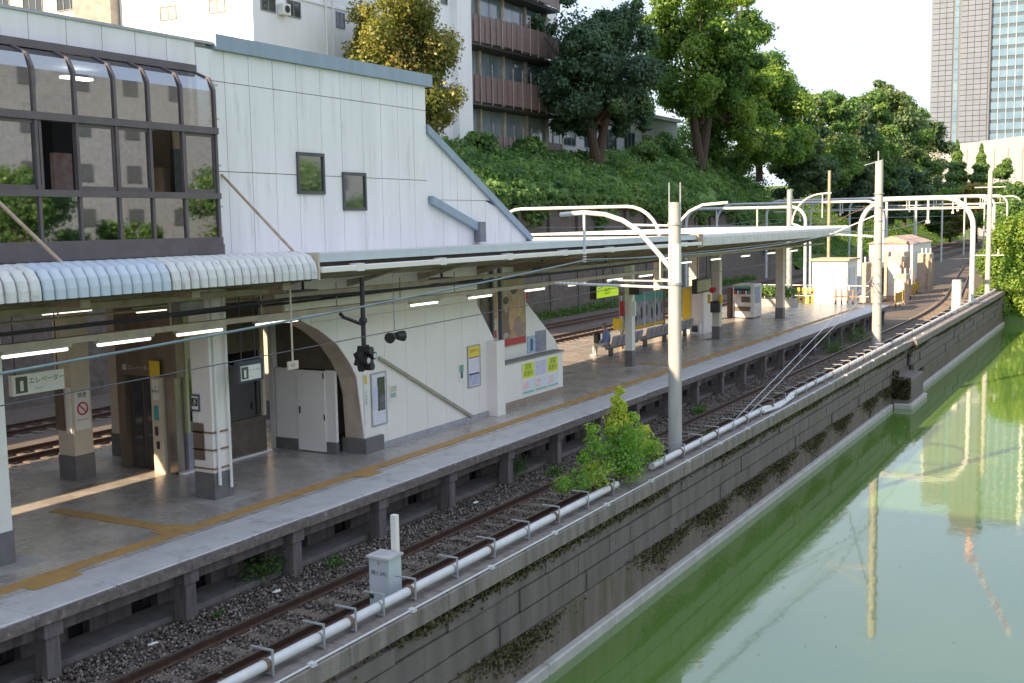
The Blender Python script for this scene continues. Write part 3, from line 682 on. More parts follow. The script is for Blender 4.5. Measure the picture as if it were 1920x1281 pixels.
box('call_panel', (-18.96, -18.84, 17.40, 17.419, 2.3, 2.62), TEAL, cp); box('call_button', (-18.96, -18.88, 17.40, 17.419, 1.95, 2.15), DARK, cp); box('call_button', (-18.93, -18.85, 17.40, 17.419, 1.65, 1.82), DARK, cp)
box('corner_post', (-18.70, -18.40, 17.5, 17.74, PZ, 3.249), M('brushed_steel', (.42, .38, .32), .22, metal=.8, streak=True), el)
for a, w in ((17.76, .07), (18.55, .07), (19.0, .07), (20.2, .10)): box('green_frame', (-18.43, -18.31, a, a+w, PZ+.9, 5.6), LIME if a < 18.6 else CREAM, el)
for a, b_, gm in ((17.84, 18.54, GLASSC), (18.63, 18.99, GLASSC), (19.08, 20.19, GLASSC)):
    box('pane', (-18.38, -18.37, a, b_, PZ+.92, 3.6), gm, el); box('spandrel', (-18.42, -18.35, a, b_, 3.62, 5.6), LIME if b_ < 18.8 else BRONZE, el)
box('lower_panel', (-18.43, -18.33, 17.76, 18.6, PZ+.05, PZ+.9), M('lilac_grey_panel', (.36, .37, .42), .5), el)
box('lower_panel', (-18.43, -18.33, 18.62, 20.3, PZ+.05, PZ+.9), BROWND, el)
box('white_plinth', (-18.46, -18.26, 17.5, 20.4, PZ+.001, PZ+.05), SIGNW, el)
box('shaft_interior', (-18.445, -18.44, 17.8, 20.2, PZ+.9, 3.6), M('shaft_interior_grey', (.56, .60, .56), .6, c2=(.30, .34, .32), scale=1.2), el)
text_obj('lettering', '♿ エレベーター', .12, (-19.55, 17.49, 3.42), '-Y', SIGNW, el)

# ================================================================== STAIRS DOWN FROM THE STATION
sx = empty('stair_enclosure', (-17.5, 25, PZ), 'cream panelled stair enclosure with concrete haunch and storage doors on the platform', 'stair enclosure')
HB = M('brown_concrete', (.54, .45, .36), .8, c2=(.42, .34, .27), scale=2, bump=.2)
poly = [(21.1, PZ), (21.02, 2.5), (20.88, 2.95), (20.62, 3.35), (20.2, 3.8), (19.6, 4.18), (18.4, 4.7), (18.4, 5.5), (26.4, 5.5), (26.4, 4.25), (27.3, 3.2), (27.3, PZ)]
MB().prism(poly, 'x', -16.55, -16.03).obj('concrete_wall', HB, sx)
def zlo(Y):
    P = [(18.4, 4.7), (19.6, 4.18), (20.2, 3.8), (20.62, 3.35), (20.88, 2.95), (21.02, 2.5), (21.1, PZ+.35)]
    if Y >= 21.1: return PZ+.14
    for (a, b), (c, d) in zip(P[:-1], P[1:]):
        if a <= Y <= c: return b+(d-b)*(Y-a)/(c-a)
    return 4.7
def zhi(Y): return 5.45 if Y < 26.4 else 4.25-(Y-26.4)*1.1667
edges = [18.45, 19.3, 20.2, 21.1, 22.0, 22.9, 23.8, 24.7, 25.55, 26.4, 27.29]
for a, b_ in zip(edges[:-1], edges[1:]):
    a2, b2 = a+.005, b_-.005; sm = np.linspace(a2, b2, 5)
    for lo, hi in ((0, 4.38), (4.39, 9)):
        up = [(y, min(zhi(y), hi)) for y in sm[::-1]]; dn = [(y, max(zlo(y), lo)) for y in sm]
        if max(u[1]-d[1] for u, d in zip(up[::-1], dn)) > .05:
            up = [(u[0], max(u[1], d[1]+.002)) for u, d in zip(up, dn[::-1])]
            MB().prism(dn+up, 'x', -16.03, -16.0).obj('wall_panel', CREAMW, sx)
MB().box(-16.03, -15.97, 21.1, 27.3, PZ, PZ+.135).obj('plinth', M('lilac_plinth', (.42, .42, .45), .6), sx)
MB().box(-16.6, -15.9, 21.02, 21.75, PZ, PZ+.36).obj('corner_plinth', GREYB, sx)
MB().prism([(21.7, 3.3), (21.74, 3.36), (25.95, 1.26), (25.9, 1.19)], 'x', -16.0, -15.93).obj('slanting_trim', M('trim_olive', (.40, .38, .29), .5), sx)
MB().box(-16.1, -15.68, 26.85, 27.3, PZ, 3.22).obj('end_post', CREAMW, sx)
# storage partition under the haunch
MB().box(-18.4, -17.72, 20.75, 20.83, PZ+.28, 3.1).obj('partition_panel', CREAMW, sx); MB().box(-18.42, -17.7, 20.73, 20.84, PZ, PZ+.279).obj('partition_base', GREYB, sx)
dr_ = MB().box(-17.7, -16.86, 20.72, 20.80, PZ+.03, 3.08).obj('door', CREAMW, sx); MB().tube([(-17.6, 20.68, 2.03), (-17.6, 20.68, 2.2)], .02, 6).obj('handle', DARK, dr_)
for z in (1.9, 2.9): box('hinge', (-16.89, -16.86, 20.70, 20.719, z, z+.14), DARK, dr_)
MB().box(-16.85, -16.56, 20.75, 20.83, PZ+.28, 3.1).obj('partition_panel', CREAMW, sx); MB().box(-16.85, -16.56, 20.73, 20.84, PZ, PZ+.279).obj('partition_base', GREYB, sx)
MB().box(-18.5, -16.56, 20.9, 21.1, 3.1, 5.2).obj('under_stair_wall', BROWND, sx); MB().box(-18.6, -18.45, 20.75, 27.0, PZ, 5.2).obj('rear_wall', CREAMW, sx)
# steps and lower balustrades
for i in range(13): MB().box(-18.44, -16.63, 26.9+i*.34, 27.235+i*.34, PZ+.001, PZ+.16*(13-i)).obj('step', CONCL, sx)
MB().box(-16.3, -16.0, 27.31, 31.55, PZ+.2, 2.42).obj('balustrade_wall', CREAMW, sx); MB().box(-16.32, -15.97, 27.31, 31.57, PZ, PZ+.199).obj('balustrade_plinth', M('tan_plinth', (.36, .29, .23), .7), sx)
MB().box(-16.34, -15.96, 27.31, 31.6, 2.42, 2.47).obj('balustrade_cap', M('cap_grey', (.30, .29, .27), .6), sx)
MB().prism([(27.32, 5.2), (27.32, PZ), (32.2, PZ), (32.2, 2.45), (31.95, 2.75), (30.06, 4.08), (30.0, 5.2)], 'x', -16.62, -16.48).obj('inner_balustrade', CREAMW, sx)
for Y in (27.84, 28.34): MB().box(-16.47, -16.36, Y, Y+.09, 2.48, 5.2).obj('grey_post', M('post_grey', (.16, .17, .19), .5), sx)

# flat printed things on the walls
def poster(name, y0, y1, z0, z1, x, bg_, parts, label, frame=None, cat='poster'):
    t = empty(name, (x, (y0+y1)/2, z0), label, cat)
    MB().box(x, x+.02, y0, y1, z0, z1).obj('sheet', bg_, t)
    if frame:
        f = MB(); f.box(x, x+.03, y0-.03, y1+.03, z0-.03, z0); f.box(x, x+.03, y0-.03, y1+.03, z1, z1+.03); f.box(x, x+.03, y0-.03, y0, z0, z1); f.box(x, x+.03, y1, y1+.03, z0, z1); f.obj('frame', frame, t)
    for i, (a, b_, c, d, mm, *el_) in enumerate(parts):
        if el_:
            ye, ze, ry, rz = y0+(y1-y0)*(a+b_)/2, z0+(z1-z0)*(c+d)/2, (y1-y0)*(b_-a)/2, (z1-z0)*(d-c)/2
            MB().prism([(ye+ry*math.cos(q), ze+rz*math.sin(q)) for q in np.linspace(0, 2*math.pi, 18, endpoint=False)], 'x', x+.021, x+.0235+.0006*i).obj('print', mm, t); continue
        MB().box(x+.021, x+.0235+.0006*i, y0+(y1-y0)*a, y0+(y1-y0)*b_, z0+(z1-z0)*c, z0+(z1-z0)*d).obj('print', mm, t)
    return t
def pm_(n, c, c2=None, sc_=8): return M('print_'+n, c, .5, c2=c2, scale=sc_)
FRM = M('alu_frame', (.45, .45, .46), .4, metal=.4)
poster('framed_poster', 21.42, 21.98, 1.72, 2.95, -15.999, pm_('lav', (.62, .63, .72), (.72, .74, .8)), [(.38, .93, .26, .92, pm_('forest', (.12, .14, .07), (.03, .035, .03), 14)), (.55, .9, .28, .55, pm_('darkp', (.05, .05, .06), (.2, .2, .23), 22)), (.08, .4, .3, .75, pm_('palev', (.60, .62, .82), (.5, .54, .72)))], 'framed poster with dark forest picture on the stair wall', FRM)
p_ = poster('notice_strip', 21.12, 21.24, 1.8, 3.0, -15.998, SIGNW, [(.1, .9, .8, .97, YEL)], 'narrow vertical notice with yellow top beside the concrete haunch', cat='notice')
text_obj('lettering', 'い\nち\nが\nや', .09, (-15.972, 21.18, 2.42), '+X', BLKP, p_)
poster('small_notice', 22.15, 22.45, 2.2, 2.6, -15.999, SIGNW, [(.1, .9, .55, .9, pm_('paleg', (.6, .66, .5))), (.1, .8, .2, .5, pm_('grn', (.35, .5, .45)))], 'small pale notice right of the framed poster', cat='notice')
poster('green_notice', 25.35, 25.58, 2.25, 2.72, -15.999, SIGNW, [(.05, .95, .55, .97, pm_('green', (.10, .30, .22), (.2, .42, .32))), (.3, .75, .2, .55, pm_('dkg', (.05, .12, .12)))], 'small green notice left of the yellow topped poster', cat='notice')
p_ = poster('yellow_topped_poster', 25.82, 26.42, 2.05, 3.15, -15.999, pm_('lilac', (.66, .62, .72), (.74, .72, .78)), [(0, 1, .74, 1, pm_('yel', (.82, .68, .08), (.75, .6, .1))), (.05, .95, .28, .33, pm_('navy', (.10, .10, .25))), (.04, .96, .03, .27, pm_('paleblue', (.50, .55, .72))), (.05, .95, .71, .735, RED)], 'tall poster with yellow top and purple band on the stair wall', FRM)
text_obj('lettering', 'お知らせ', .12, (-15.97, 26.12, 3.02), '+X', M('orange_print', (.7, .3, .02)), p_)
for i, (a, b_) in enumerate(((28.85, 29.6), (29.65, 30.4), (30.45, 31.2))):
    mid = i == 1
    parts = [(.04, .96, .5, .97, pm_('lime', (.62, .72, .03), (.72, .74, .1), 6))] if not mid else [(.05, .95, .5, .95, pm_('lav2', (.64, .62, .76), (.45, .45, .6), 16))]
    parts += [(.05, .95, .04, .10, pm_('tealp', (.25, .6, .55))), (.1, .5, .14, .4, pm_('pinkp', (.74, .35, .42), (.78, .74, .76), 12)), (.55, .92, .14, .44, pm_('cyanp', (.40, .62, .74), (.76, .8, .82), 12))]
    p_ = poster('bright_poster', a, b_, 1.38, 2.36, -15.999, SIGNW, parts, ['lime topped poster on the low balustrade next to the white post', 'pale lilac poster between two lime topped posters', 'lime topped poster at the far end of the low balustrade'][i])
    if not mid: text_obj('lettering', '節電\n実施中', .2, (-15.973, (a+b_)/2, 2.1), '+X', pm_('dkgreen', (.10, .22, .03)), p_)
poster('large_advertisement', 28.5, 29.95, 2.86, 4.85, -16.478, pm_('sepia', (.36, .24, .14), (.50, .40, .26), 3), [(0, 1, 0, .10, RED), (.0, .42, .1, .62, pm_('umber', (.16, .10, .07), (.28, .18, .1), 5), 'e'), (.3, .85, .1, .70, pm_('tan1', (.55, .40, .22), (.42, .24, .12), 4), 'e'), (.42, .64, .62, .86, pm_('tan2', (.50, .36, .25), (.4, .27, .18), 5), 'e'), (.40, .66, .76, .9, pm_('hairb', (.07, .05, .04)), 'e'), (.1, .28, .5, .7, pm_('tan2', (1, 1, 1)), 'e'), (.08, .3, .62, .74, pm_('hairb', (1, 1, 1)), 'e'), (.5, .98, .1, .42, pm_('plum', (.27, .18, .20), (.36, .24, .19), 5), 'e'), (.8, .98, .3, .5, pm_('mustard', (.52, .38, .12)), 'e'), (.05, .28, .12, .2, pm_('palegrey', (.55, .5, .45)), 'e')], 'large brown toned advertisement on the inner stair wall', FRM)
poster('cream_poster', 27.96, 28.3, 2.6, 4.85, -16.478, pm_('creamp', (.62, .5, .36), (.7, .6, .48), 5), [(.3, .7, .25, .35, RED), (.45, .8, .5, .85, pm_('orangeq', (.7, .35, .12)))], 'narrow cream poster between the grey posts at the stair end')
poster('blue_poster', 30.08, 30.6, 2.5, 3.02, -16.478, pm_('skyb', (.42, .58, .80)), [(.35, .65, .1, .8, pm_('navy2', (.08, .12, .22)))], 'light blue poster on the inner balustrade')
poster('dark_group_poster', 30.64, 31.32, 2.48, 3.12, -16.478, pm_('dusk', (.18, .22, .26), (.35, .32, .38), 7), [(.1, .4, .05, .6, pm_('plum2', (.3, .28, .5)))], 'dark poster right of the light blue poster')
poster('black_photo_board', 27.33, 27.82, 2.7, 4.9, -16.478, pm_('brn', (.09, .075, .07), (.2, .16, .13), 7), [(.1, .3, .1, .9, pm_('brn2', (.16, .12, .1)))], 'dark photo board high at the end of the stair wall')
poster('red_sign_board', 30.05, 30.95, 4.1, 4.5, -16.9, pm_('redsign', (.5, .03, .05), (.35, .02, .03)), [(.2, .5, .2, .8, pm_('orangep', (.9, .25, .1)))], 'red sign board hanging above the inner balustrade', cat='sign')

# ------------------------------------------------------------------ hanging signs
def hang_sign(y0, y1, z0, z1, x, label, body, frame, size, hz):
    t = empty('hanging_sign', (x, (y0+y1)/2, z0), label, 'sign')
    MB().box(x-.05, x+.05, y0, y1, z0, z1).obj('sign_board', SIGNW, t)
    if frame:
        f = MB(); f.box(x-.06, x+.065, y0-.05, y1+.05, z0-.04, z0); f.box(x-.06, x+.065, y0-.05, y1+.05, z1, z1+.09); f.box(x-.06, x+.065, y0-.05, y0, z0, z1); f.box(x-.06, x+.065, y1, y1+.05, z0, z1); f.obj('frame', frame, t)
    box('pictogram', (x+.051, x+.054, y0+.06*(y1-y0), y0+.06*(y1-y0)+.65*(z1-z0), z0+.1*(z1-z0), z0+.9*(z1-z0)), M('olive_print', (.12, .12, .10)), t)
    box('figure', (x+.055, x+.058, y0+.06*(y1-y0)+.24*(z1-z0), y0+.06*(y1-y0)+.42*(z1-z0), z0+.2*(z1-z0), z0+.7*(z1-z0)), SIGNW, t)
    text_obj('lettering', body, size, (x+.052, y0+(y1-y0)*.655, z0+(z1-z0)*.62), '+X', BLKP, t); text_obj('lettering', 'Elevator', size*.45, (x+.052, y0+(y1-y0)*.5, z0+(z1-z0)*.24), '+X', GREYP, t)
    for Y in (y0+.1, y1-.1): MB().tube([(x, Y, z1), (x, Y, hz)], .012, 6).obj('hanger', DARK, t)
    return t
hang_sign(12.43, 13.5, 3.66, 4.02, -17.0, 'white hanging elevator sign near the left column', 'エレベーター', None, .125, 5.2)
hang_sign(16.42, 17.02, 3.48, 3.78, -15.5, 'dark framed elevator sign hanging right of the rusty banded column', 'エレベーター', M('navy_frame', (.06, .075, .10), .45), .068, 5.2)
t = empty('small_rod_sign', (-14.6, 17.0, 3.7), 'small white plate hanging on a long thin rod below the corrugated eave', 'sign')
MB().tube([(-14.6, 17.0, 5.5), (-14.6, 17.0, 3.86)], .02, 6).obj('rod', CREAM, t); box('plate', (-14.62, -14.58, 16.85, 17.15, 3.7, 3.86), CREAM, t); text_obj('lettering', '4 5', .1, (-14.575, 16.98, 3.78), '+X', BLKP, t)
t = empty('station_sign', (-17.2, 37.2, 3.75), 'lime green lit direction sign hanging under the canopy above the seats', 'sign')
box('sign_box', (-17.3, -17.1, 36.4, 38.4, 3.75, 4.15), M('lime_sign', (.42, .62, .02), .4, emit=.25), t); box('end_cap', (-17.32, -17.08, 36.38, 36.44, 3.72, 4.18), DARK, t)
text_obj('lettering', '出口', .26, (-17.095, 37.4, 3.95), '+X', M('dkgreen_print', (.03, .12, .03)), t)
for Y in (36.7, 38.1): MB().tube([(-17.2, Y, 4.15), (-17.2, Y, 5.1)], .015, 6).obj('hanger', DARK, t)
t = empty('departure_display', (-17.5, 48.6, 3.55), 'dark framed departure display hanging right of the catenary pole', 'display')
box('case', (-17.62, -17.4, 47.6, 49.6, 3.2, 3.85), DARK, t); box('screen', (-17.4, -17.39, 47.7, 49.5, 3.28, 3.78), M('screen_grey', (.22, .25, .27), .3, c2=(.35, .33, .1), scale=3), t)
for Y in (48, 49.2): MB().tube([(-17.5, Y, 3.85), (-17.5, Y, 5.1)], .02, 6).obj('hanger', DARK, t)

# ------------------------------------------------------------------ fluorescent lamps on a hung rail
LAMPM = M('lamp_body', (.55, .52, .44), .5)
def lamp(X, Y, z, L, label, group='fluorescent lamps under the canopy'):
    t = empty('fluorescent_lamp', (X, Y, z), label, 'lamp', group)
    MB().prism([(X-.09, z+.09), (X+.09, z+.09), (X+.05, z+.03), (X-.05, z+.03)], 'y', Y-L/2, Y+L/2).obj('housing', LAMPM, t)
    MB().tube([(X, Y-L/2+.04, z), (X, Y+L/2-.04, z)], .028, 8).obj('tube', TUBE, t)
t = empty('lamp_rail', (-15, 20, 4.6), 'beige steel rail carrying lamps along the platform edge', 'rail')
box('channel', (-15.08, -14.92, 6.5, 38.4, 4.70, 4.80), BEAMM, t)
for Y in np.arange(7.2, 38, 2.35): MB().tube([(-15, Y, 4.8), (-15, Y, 5.3)], .015, 6).obj('hanger', BEAMM, t)
LL = [(11.45, 1.25), (13.2, 1.2), (14.95, 1.2), (17.05, 1.3), (22.3, 1.2), (24.9, 1.2), (27.9, 1.2), (30.6, 1.2), (33.4, 1.2), (36, 1.2)]
ORD = ['first', 'second', 'third', 'fourth', 'fifth', 'sixth', 'seventh', 'eighth', 'ninth', 'tenth']
for i, (Y, L) in enumerate(LL): lamp(-15, Y, 4.61, L, f'lit tube lamp on the edge rail, {ORD[i]} from the left')
for i, (X, Y, z) in enumerate(((-18.0, 11.9, 4.95), (-18, 14.5, 4.95), (-19.4, 13.3, 4.9), (-17.6, 16.4, 4.85), (-20.6, 15.6, 4.9))): lamp(X, Y, z, 1.2, f'lit tube lamp deep under the near canopy, {ORD[i]} of the inner ones from the left')
for i, Y in enumerate((41.5, 45, 49, 53, 57)): lamp(-15.6, Y, 4.85, 1.2, f'tube lamp under the far corrugated canopy, {ORD[i]} from the seats')

# ------------------------------------------------------------------ conduits and clutter under the canopies
CBL = M('black_cable', (.02, .02, .022), .6)
def cable(name, pts, r, mat, label, cat='cable', group=None):
    return MB().tube(pts, r, 6).obj(name, mat, base=pts[0], smooth=True, label=label, cat=cat, group=group)
def sag(p, q, s, n=10): return [tuple(Vector(p).lerp(Vector(q), i/n)-Vector((0, 0, 4*s*(i/n)*(1-i/n)))) for i in range(n+1)]
cable('cable_bundle', sag((-14.7, 6, 5.0), (-14.7, 17, 5.08), .05)+sag((-14.7, 17, 5.08), (-14.75, 38, 5.12), .06)[1:], .035, CBL, 'thick black cable bundle strung below the near eave')
cable('cable_bundle', sag((-15.6, 6, 4.9), (-15.6, 26, 5.0), .05), .03, CBL, 'black cable bundle running above the lamp rail')
for i, (X, z, lab) in enumerate(((-16.8, 4.95, 'thin beige conduit beneath the cross beams nearest the track'), (-18.6, 4.9, 'thin beige conduit over the middle of the platform'), (-20.4, 4.95, 'thin beige conduit over the far side of the platform'))):
    cable('ceiling_conduit', [(X, 6, z), (X, 38, z)], .03, BEAMM, lab, 'conduit', 'ceiling conduits')
for i, (X, Y) in enumerate(((-17.5, 12.2), (-19, 15), (-15.8, 15.4), (-15.7, 18.7), (-15.6, 24), (-15.6, 29.5), (-15.6, 34))):
    t = empty('ceiling_box', (X, Y, 4.95), f'grey junction box under the canopy, {ORD[i]} along the platform', 'junction box', 'ceiling junction boxes')
    MB().cbox(X-.2, X+.2, Y-.3, Y+.3, 4.95, 5.15, .02).obj('case', M('box_grey', (.30, .30, .29), .5), t); MB().tube([(X, Y, 5.15), (X, Y, 5.4)], .03, 6).obj('stem', DARK, t)
# signal repeater lamp and loudspeakers hung from the canopy
t = empty('signal_repeater', (-14.35, 19.0, 3.4), 'black clustered signal lamp hanging on a pole before the stair wall', 'signal')
MB().tube([(-14.35, 19.0, 5.4), (-14.35, 19.0, 3.95)], .05, 8).obj('pole', DARK, t); MB().sphere((-14.35, 19.0, 4.5), .09, 8, 6).obj('joint', DARK, t)
MB().tube([(-14.35, 18.98, 4.42), (-14.4, 18.4, 4.62), (-14.4, 18.3, 4.7)], .04, 6).obj('bent_arm', DARK, t)
b = MB(); 
b.prism([(19.0+.30*math.cos(a)*(1 if i % 2 else .72), 3.7+.30*math.sin(a)*(1 if i % 2 else .72)) for i, a in enumerate(np.linspace(0, 2*math.pi, 16, endpoint=False))], 'x', -14.43, -14.3); b.obj('backplate', DARK, t)
for dy, dz in ((-.12, -.03), (.11, .05), (0, .17), (.02, -.17)):
    MB().tube([(-14.3, 19+dy, 3.7+dz), (-14.15, 19+dy, 3.7+dz)], .085, 10).obj('hood', DARK, t)
for dy, dz in ((-.12, -.03), (.11, .05)): MB().tube([(-14.149, 19+dy, 3.7+dz), (-14.14, 19+dy, 3.7+dz)], .06, 10).obj('lens', M('grey_lens', (.55, .57, .6), .3), t)
t = empty('loudspeaker_pair', (-14.9, 20.9, 3.85), 'pair of black loudspeakers hanging on a thin rod by the stair wall', 'loudspeaker')
MB().tube([(-14.9, 20.9, 5.4), (-14.9, 20.9, 4.1)], .015, 6).obj('rod', STEEL, t)
for s in (-1, 1): MB().tube([(-14.9, 20.9+s*.04, 3.98), (-14.88, 20.9+s*.16, 3.96), (-14.85, 20.9+s*.27, 3.95)], [.07, .11, .13], 10).obj('speaker', DARK, t)

# ------------------------------------------------------------------ benches, person, kiosk, vending machine
SEATM = M('seat_grey', (.33, .32, .34), .4, c2=(.27, .26, .28)); LEGM = M('bench_leg', (.12, .11, .10), .5)
def make_seat():
    b = MB(); b.prism([(.22, .40), (.20, .44), (-.02, .42), (-.2, .43), (-.22, .40), (-.02, .38)], 'y', -.22, .22)
    b.prism([(.18, .42), (.24, .42), (.34, .80), (.31, .86), (.27, .80)], 'y', -.2, .2); return b.mesh('seat', SEATM)
seat = make_seat()
def bench(y0, n, label):
    t = empty('seat_row', (-18.6, y0, PZ), label, 'bench', 'seat rows on the platform')
    for i in range(n): piece(seat, 'seat', (-18.6, y0+.52*i, PZ), t)
    box('beam', (-18.63, -18.53, y0-.25, y0+.52*n-.25, PZ+.3, PZ+.38), LEGM, t)
    for Y in (y0+.2, y0+.52*n-.7): box('leg', (-18.68, -18.5, Y-.05, Y+.05, PZ, PZ+.3), LEGM, t)
bench(40.75, 6, 'row of grey seats with the seated person at its near end'); bench(44.3, 6, 'middle row of grey seats in front of the advertisement board'); bench(47.9, 4, 'last row of grey seats partly hidden by the catenary pole')
t = empty('advertisement_board', (-19.3, 46, PZ), 'long advertisement board with teal top standing behind the seats', 'advertisement')
AD = pm_('adpeople', (.20, .21, .26), (.50, .50, .56), 3)
box('board', (-19.4, -19.3, 43.6, 48.6, 1.75, 3.35), AD, t); box('teal_strip', (-19.3, -19.29, 43.65, 48.55, 2.95, 3.3), TEAL, t); box('yellow_strip', (-19.3, -19.285, 43.65, 48.55, 1.78, 1.92), YEL, t)
for i in range(4): box('panel_divider', (-19.3, -19.275, 43.6+1.25*i, 43.66+1.25*i, 1.75, 3.35), SIGNW, t)
for i in range(8): MB().sphere((-19.33, 44.0+.6*i, 2.45+.1*math.sin(i*2.1)), .1, 8, 6, sz=3.2).obj('printed_figure', pm_('fig%d' % (i % 3), ((.10, .11, .15), (.26, .24, .32), (.14, .16, .17))[i % 3]), t)
for Y in (43.7, 48.5): box('post', (-19.42, -19.28, Y-.08, Y+.08, PZ, 3.5), M('brown_post', (.22, .15, .08), .6), t)
box('yellow_panel', (-19.3, -19.0, 42.75, 43.1, 2.0, 2.45), YEL, t)
t = empty('emergency_station', (-16.75, 48.3, PZ+1.2), 'red emergency button sign with black box on the beige column', 'emergency box')
MB().cbox(-16.95, -16.5, 48.1, 48.3, 2.35, 2.85, .05).obj('black_box', DARK, t)
for s in (-1, 1): box('yellow_side', (-16.75+s*.28-.05, -16.75+s*.28+.05, 48.15, 48.28, 2.75, 3.15), YEL, t)
MB().tube([(-16.85, 48.05, 3.35), (-16.85, 48.3, 3.35)], .13, 14).obj('red_disc', RED, t)
t = empty('red_notice', (-16.74, 38.1, 3.0), 'red and white notice box on the slim white column', 'notice')
box('red_plate', (-16.9, -16.75, 38.05, 38.15, 3.0, 3.55), RED, t); box('white_plate', (-16.55, -16.3, 38.1, 38.2, 3.0, 3.55), SIGNW, t); box('dark_unit', (-16.5, -16.1, 38.0, 38.3, 3.8, 4.2), DARK, t)
t = empty('kiosk', (-18.7, 51.8, PZ), 'cream kiosk cabinet with yellow side panel behind the catenary pole', 'kiosk')
MB().cbox(-19.3, -18.2, 50.8, 52.8, PZ, 3.3, .04).obj('body', CREAMW, t); box('yellow_panel', (-19.28, -18.85, 50.75, 50.795, PZ+.5, 3.25), YEL, t); box('shelf', (-18.8, -18.3, 50.5, 50.8, PZ, PZ+.5), WHITEP, t); box('vent', (-18.7, -18.4, 50.46, 50.499, PZ+.1, PZ+.4), DARK, t)
t = empty('vending_machine', (-19, 60, PZ), 'white vending machine with dark shelves at the far end of the platform', 'vending machine')
MB().cbox(-19.6, -18.42, 59.3, 60.8, PZ+.06, 2.95, .04).obj('body', M('vending_white', (.78, .77, .74), .35), t); box('foot', (-19.55, -18.46, 59.32, 60.75, PZ, PZ+.06), DARK, t)
box('top_display', (-19.5, -18.6, 59.27, 59.299, 2.42, 2.85), GLASSD, t); box('teal_header', (-19.5, -18.6, 59.255, 59.269, 2.74, 2.84), TEAL, t)
for i in range(6): MB().tube([(-19.42+.15*i, 59.24, 2.44), (-19.42+.15*i, 59.24, 2.62)], .05, 8).obj('drink_can', [RED, SIGNW, TEAL][i % 3], t)
box('middle_window', (-19.1, -18.6, 59.27, 59.299, 1.98, 2.3), BROWND, t); box('dispenser_slot', (-19.5, -18.6, 59.27, 59.299, 1.5, 1.75), BROWND, t); box('side_sticker', (-18.419, -18.41, 59.5, 60.5, 1.9, 2.8), M('blue_sticker', (.45, .55, .70)), t)
t = MB().cbox(-19.95, -19.7, 59.4, 59.9, PZ, 2.75, .02).obj('brown_bin', M('bin_brown', (.14, .10, .085), .6), label='narrow dark brown bin left of the vending machine', cat='bin')

def person():
    b = MB(); x, y, z = -18.72, 40.72, PZ
    V = lambda dx, dy, dz: (x+dx, y+dy, z+dz)
    b.tube([V(.02, 0, .46), V(.05, 0, .62), V(.06, 0, .82), V(.02, 0, .98), V(0, 0, 1.06), V(-.02, 0, 1.13)], [.15, .145, .165, .16, .08, .06], 12)
    b.sphere(V(-.04, 0, 1.25), .105, 12, 8, sz=1.2); b.sphere(V(-.145, 0, 1.235), .022, 6, 5); 
    for s in (-1, 1):
        b.sphere(V(-.02, s*.1, 1.24), .025, 6, 5)
        b.tube([V(0, s*.09, .48), V(-.25, s*.10, .50), V(-.44, s*.10, .47)], [.10, .085, .068], 10); b.tube([V(-.44, s*.1, .48), V(-.46, s*.1, .28), V(-.46, s*.1, .07)], [.066, .058, .042], 10)
        b.tube([V(-.42, s*.1, .045), V(-.55, s*.1, .04), V(-.64, s*.1, .03)], [.045, .042, .03], 8)
        b.tube([V(.02, s*.19, .96), V(.0, s*.235, .76), V(-.03, s*.23, .68)], [.062, .05, .045], 8); b.tube([V(-.03, s*.23, .68), V(-.2, s*.15, .62), V(-.26, s*.08, .62)], [.045, .036, .028], 8)
        b.tube([V(-.25, s*.08, .62), V(-.32, s*.05, .62)], [.034, .03], 8)
        for k in range(4): b.tube([V(-.31, s*(.075-.02*k), .625), V(-.36, s*(.07-.02*k), .615), V(-.385+.008*abs(k-1), s*(.06-.02*k), .59)], .0095, 6)
        b.tube([V(-.27, s*.05, .64), V(-.31, s*.02, .66)], .011, 6)
    tmp = b.obj('person_tmp', SIGNW, base=(x, y, z)); md = tmp.modifiers.new('r', 'REMESH'); md.mode = 'VOXEL'; md.voxel_size = .014; s2 = tmp.modifiers.new('s', 'SMOOTH'); s2.iterations = 2; s2.factor = .4
    dg = bpy.context.evaluated_depsgraph_get(); me = bpy.data.meshes.new_from_object(tmp.evaluated_get(dg)); bpy.data.objects.remove(tmp)
    me.materials.clear()
    for mm in (M('skin', (.50, .32, .23), .55, amt=.1), M('blue_shirt', (.22, .32, .56), .8, c2=(.18, .27, .49), scale=9), M('pale_trousers', (.58, .57, .55), .85), M('dark_hair', (.20, .18, .17), .7), M('white_shoes', (.7, .68, .64), .6)): me.materials.append(mm)
    for p in me.polygons:
        c = p.center
        p.material_index = (3 if (c.z > 1.27 or (c.x > -.02 and c.z > 1.12)) else 0) if c.z > 1.06 else 4 if c.z < .085 else 0 if (c.x < -.2 and c.z > .575) else 1 if c.z > .58 else 2
        p.use_smooth = True
    t = empty('person', (x, y, z), 'seated person in blue shirt and pale trousers at the end of the seat row', 'person')
    o = bpy.data.objects.new('body', me); col.objects.link(o); o.parent = t; BASE[o.name] = Vector((x, y, z))
person()
t = empty('backpack', (-19.05, 40.55, PZ+.5), 'black bag held on the lap of the seated person', 'bag')
MB().cbox(-19.16, -18.94, 40.5, 40.8, PZ+.56, PZ+.95, .06).obj('bag_body', DARK, t); MB().tube([(-19.05, 40.58, PZ+.93), (-19.05, 40.62, PZ+1.03), (-19.05, 40.7, PZ+1.03), (-19.05, 40.74, PZ+.93)], .012, 6).obj('strap', DARK, t)

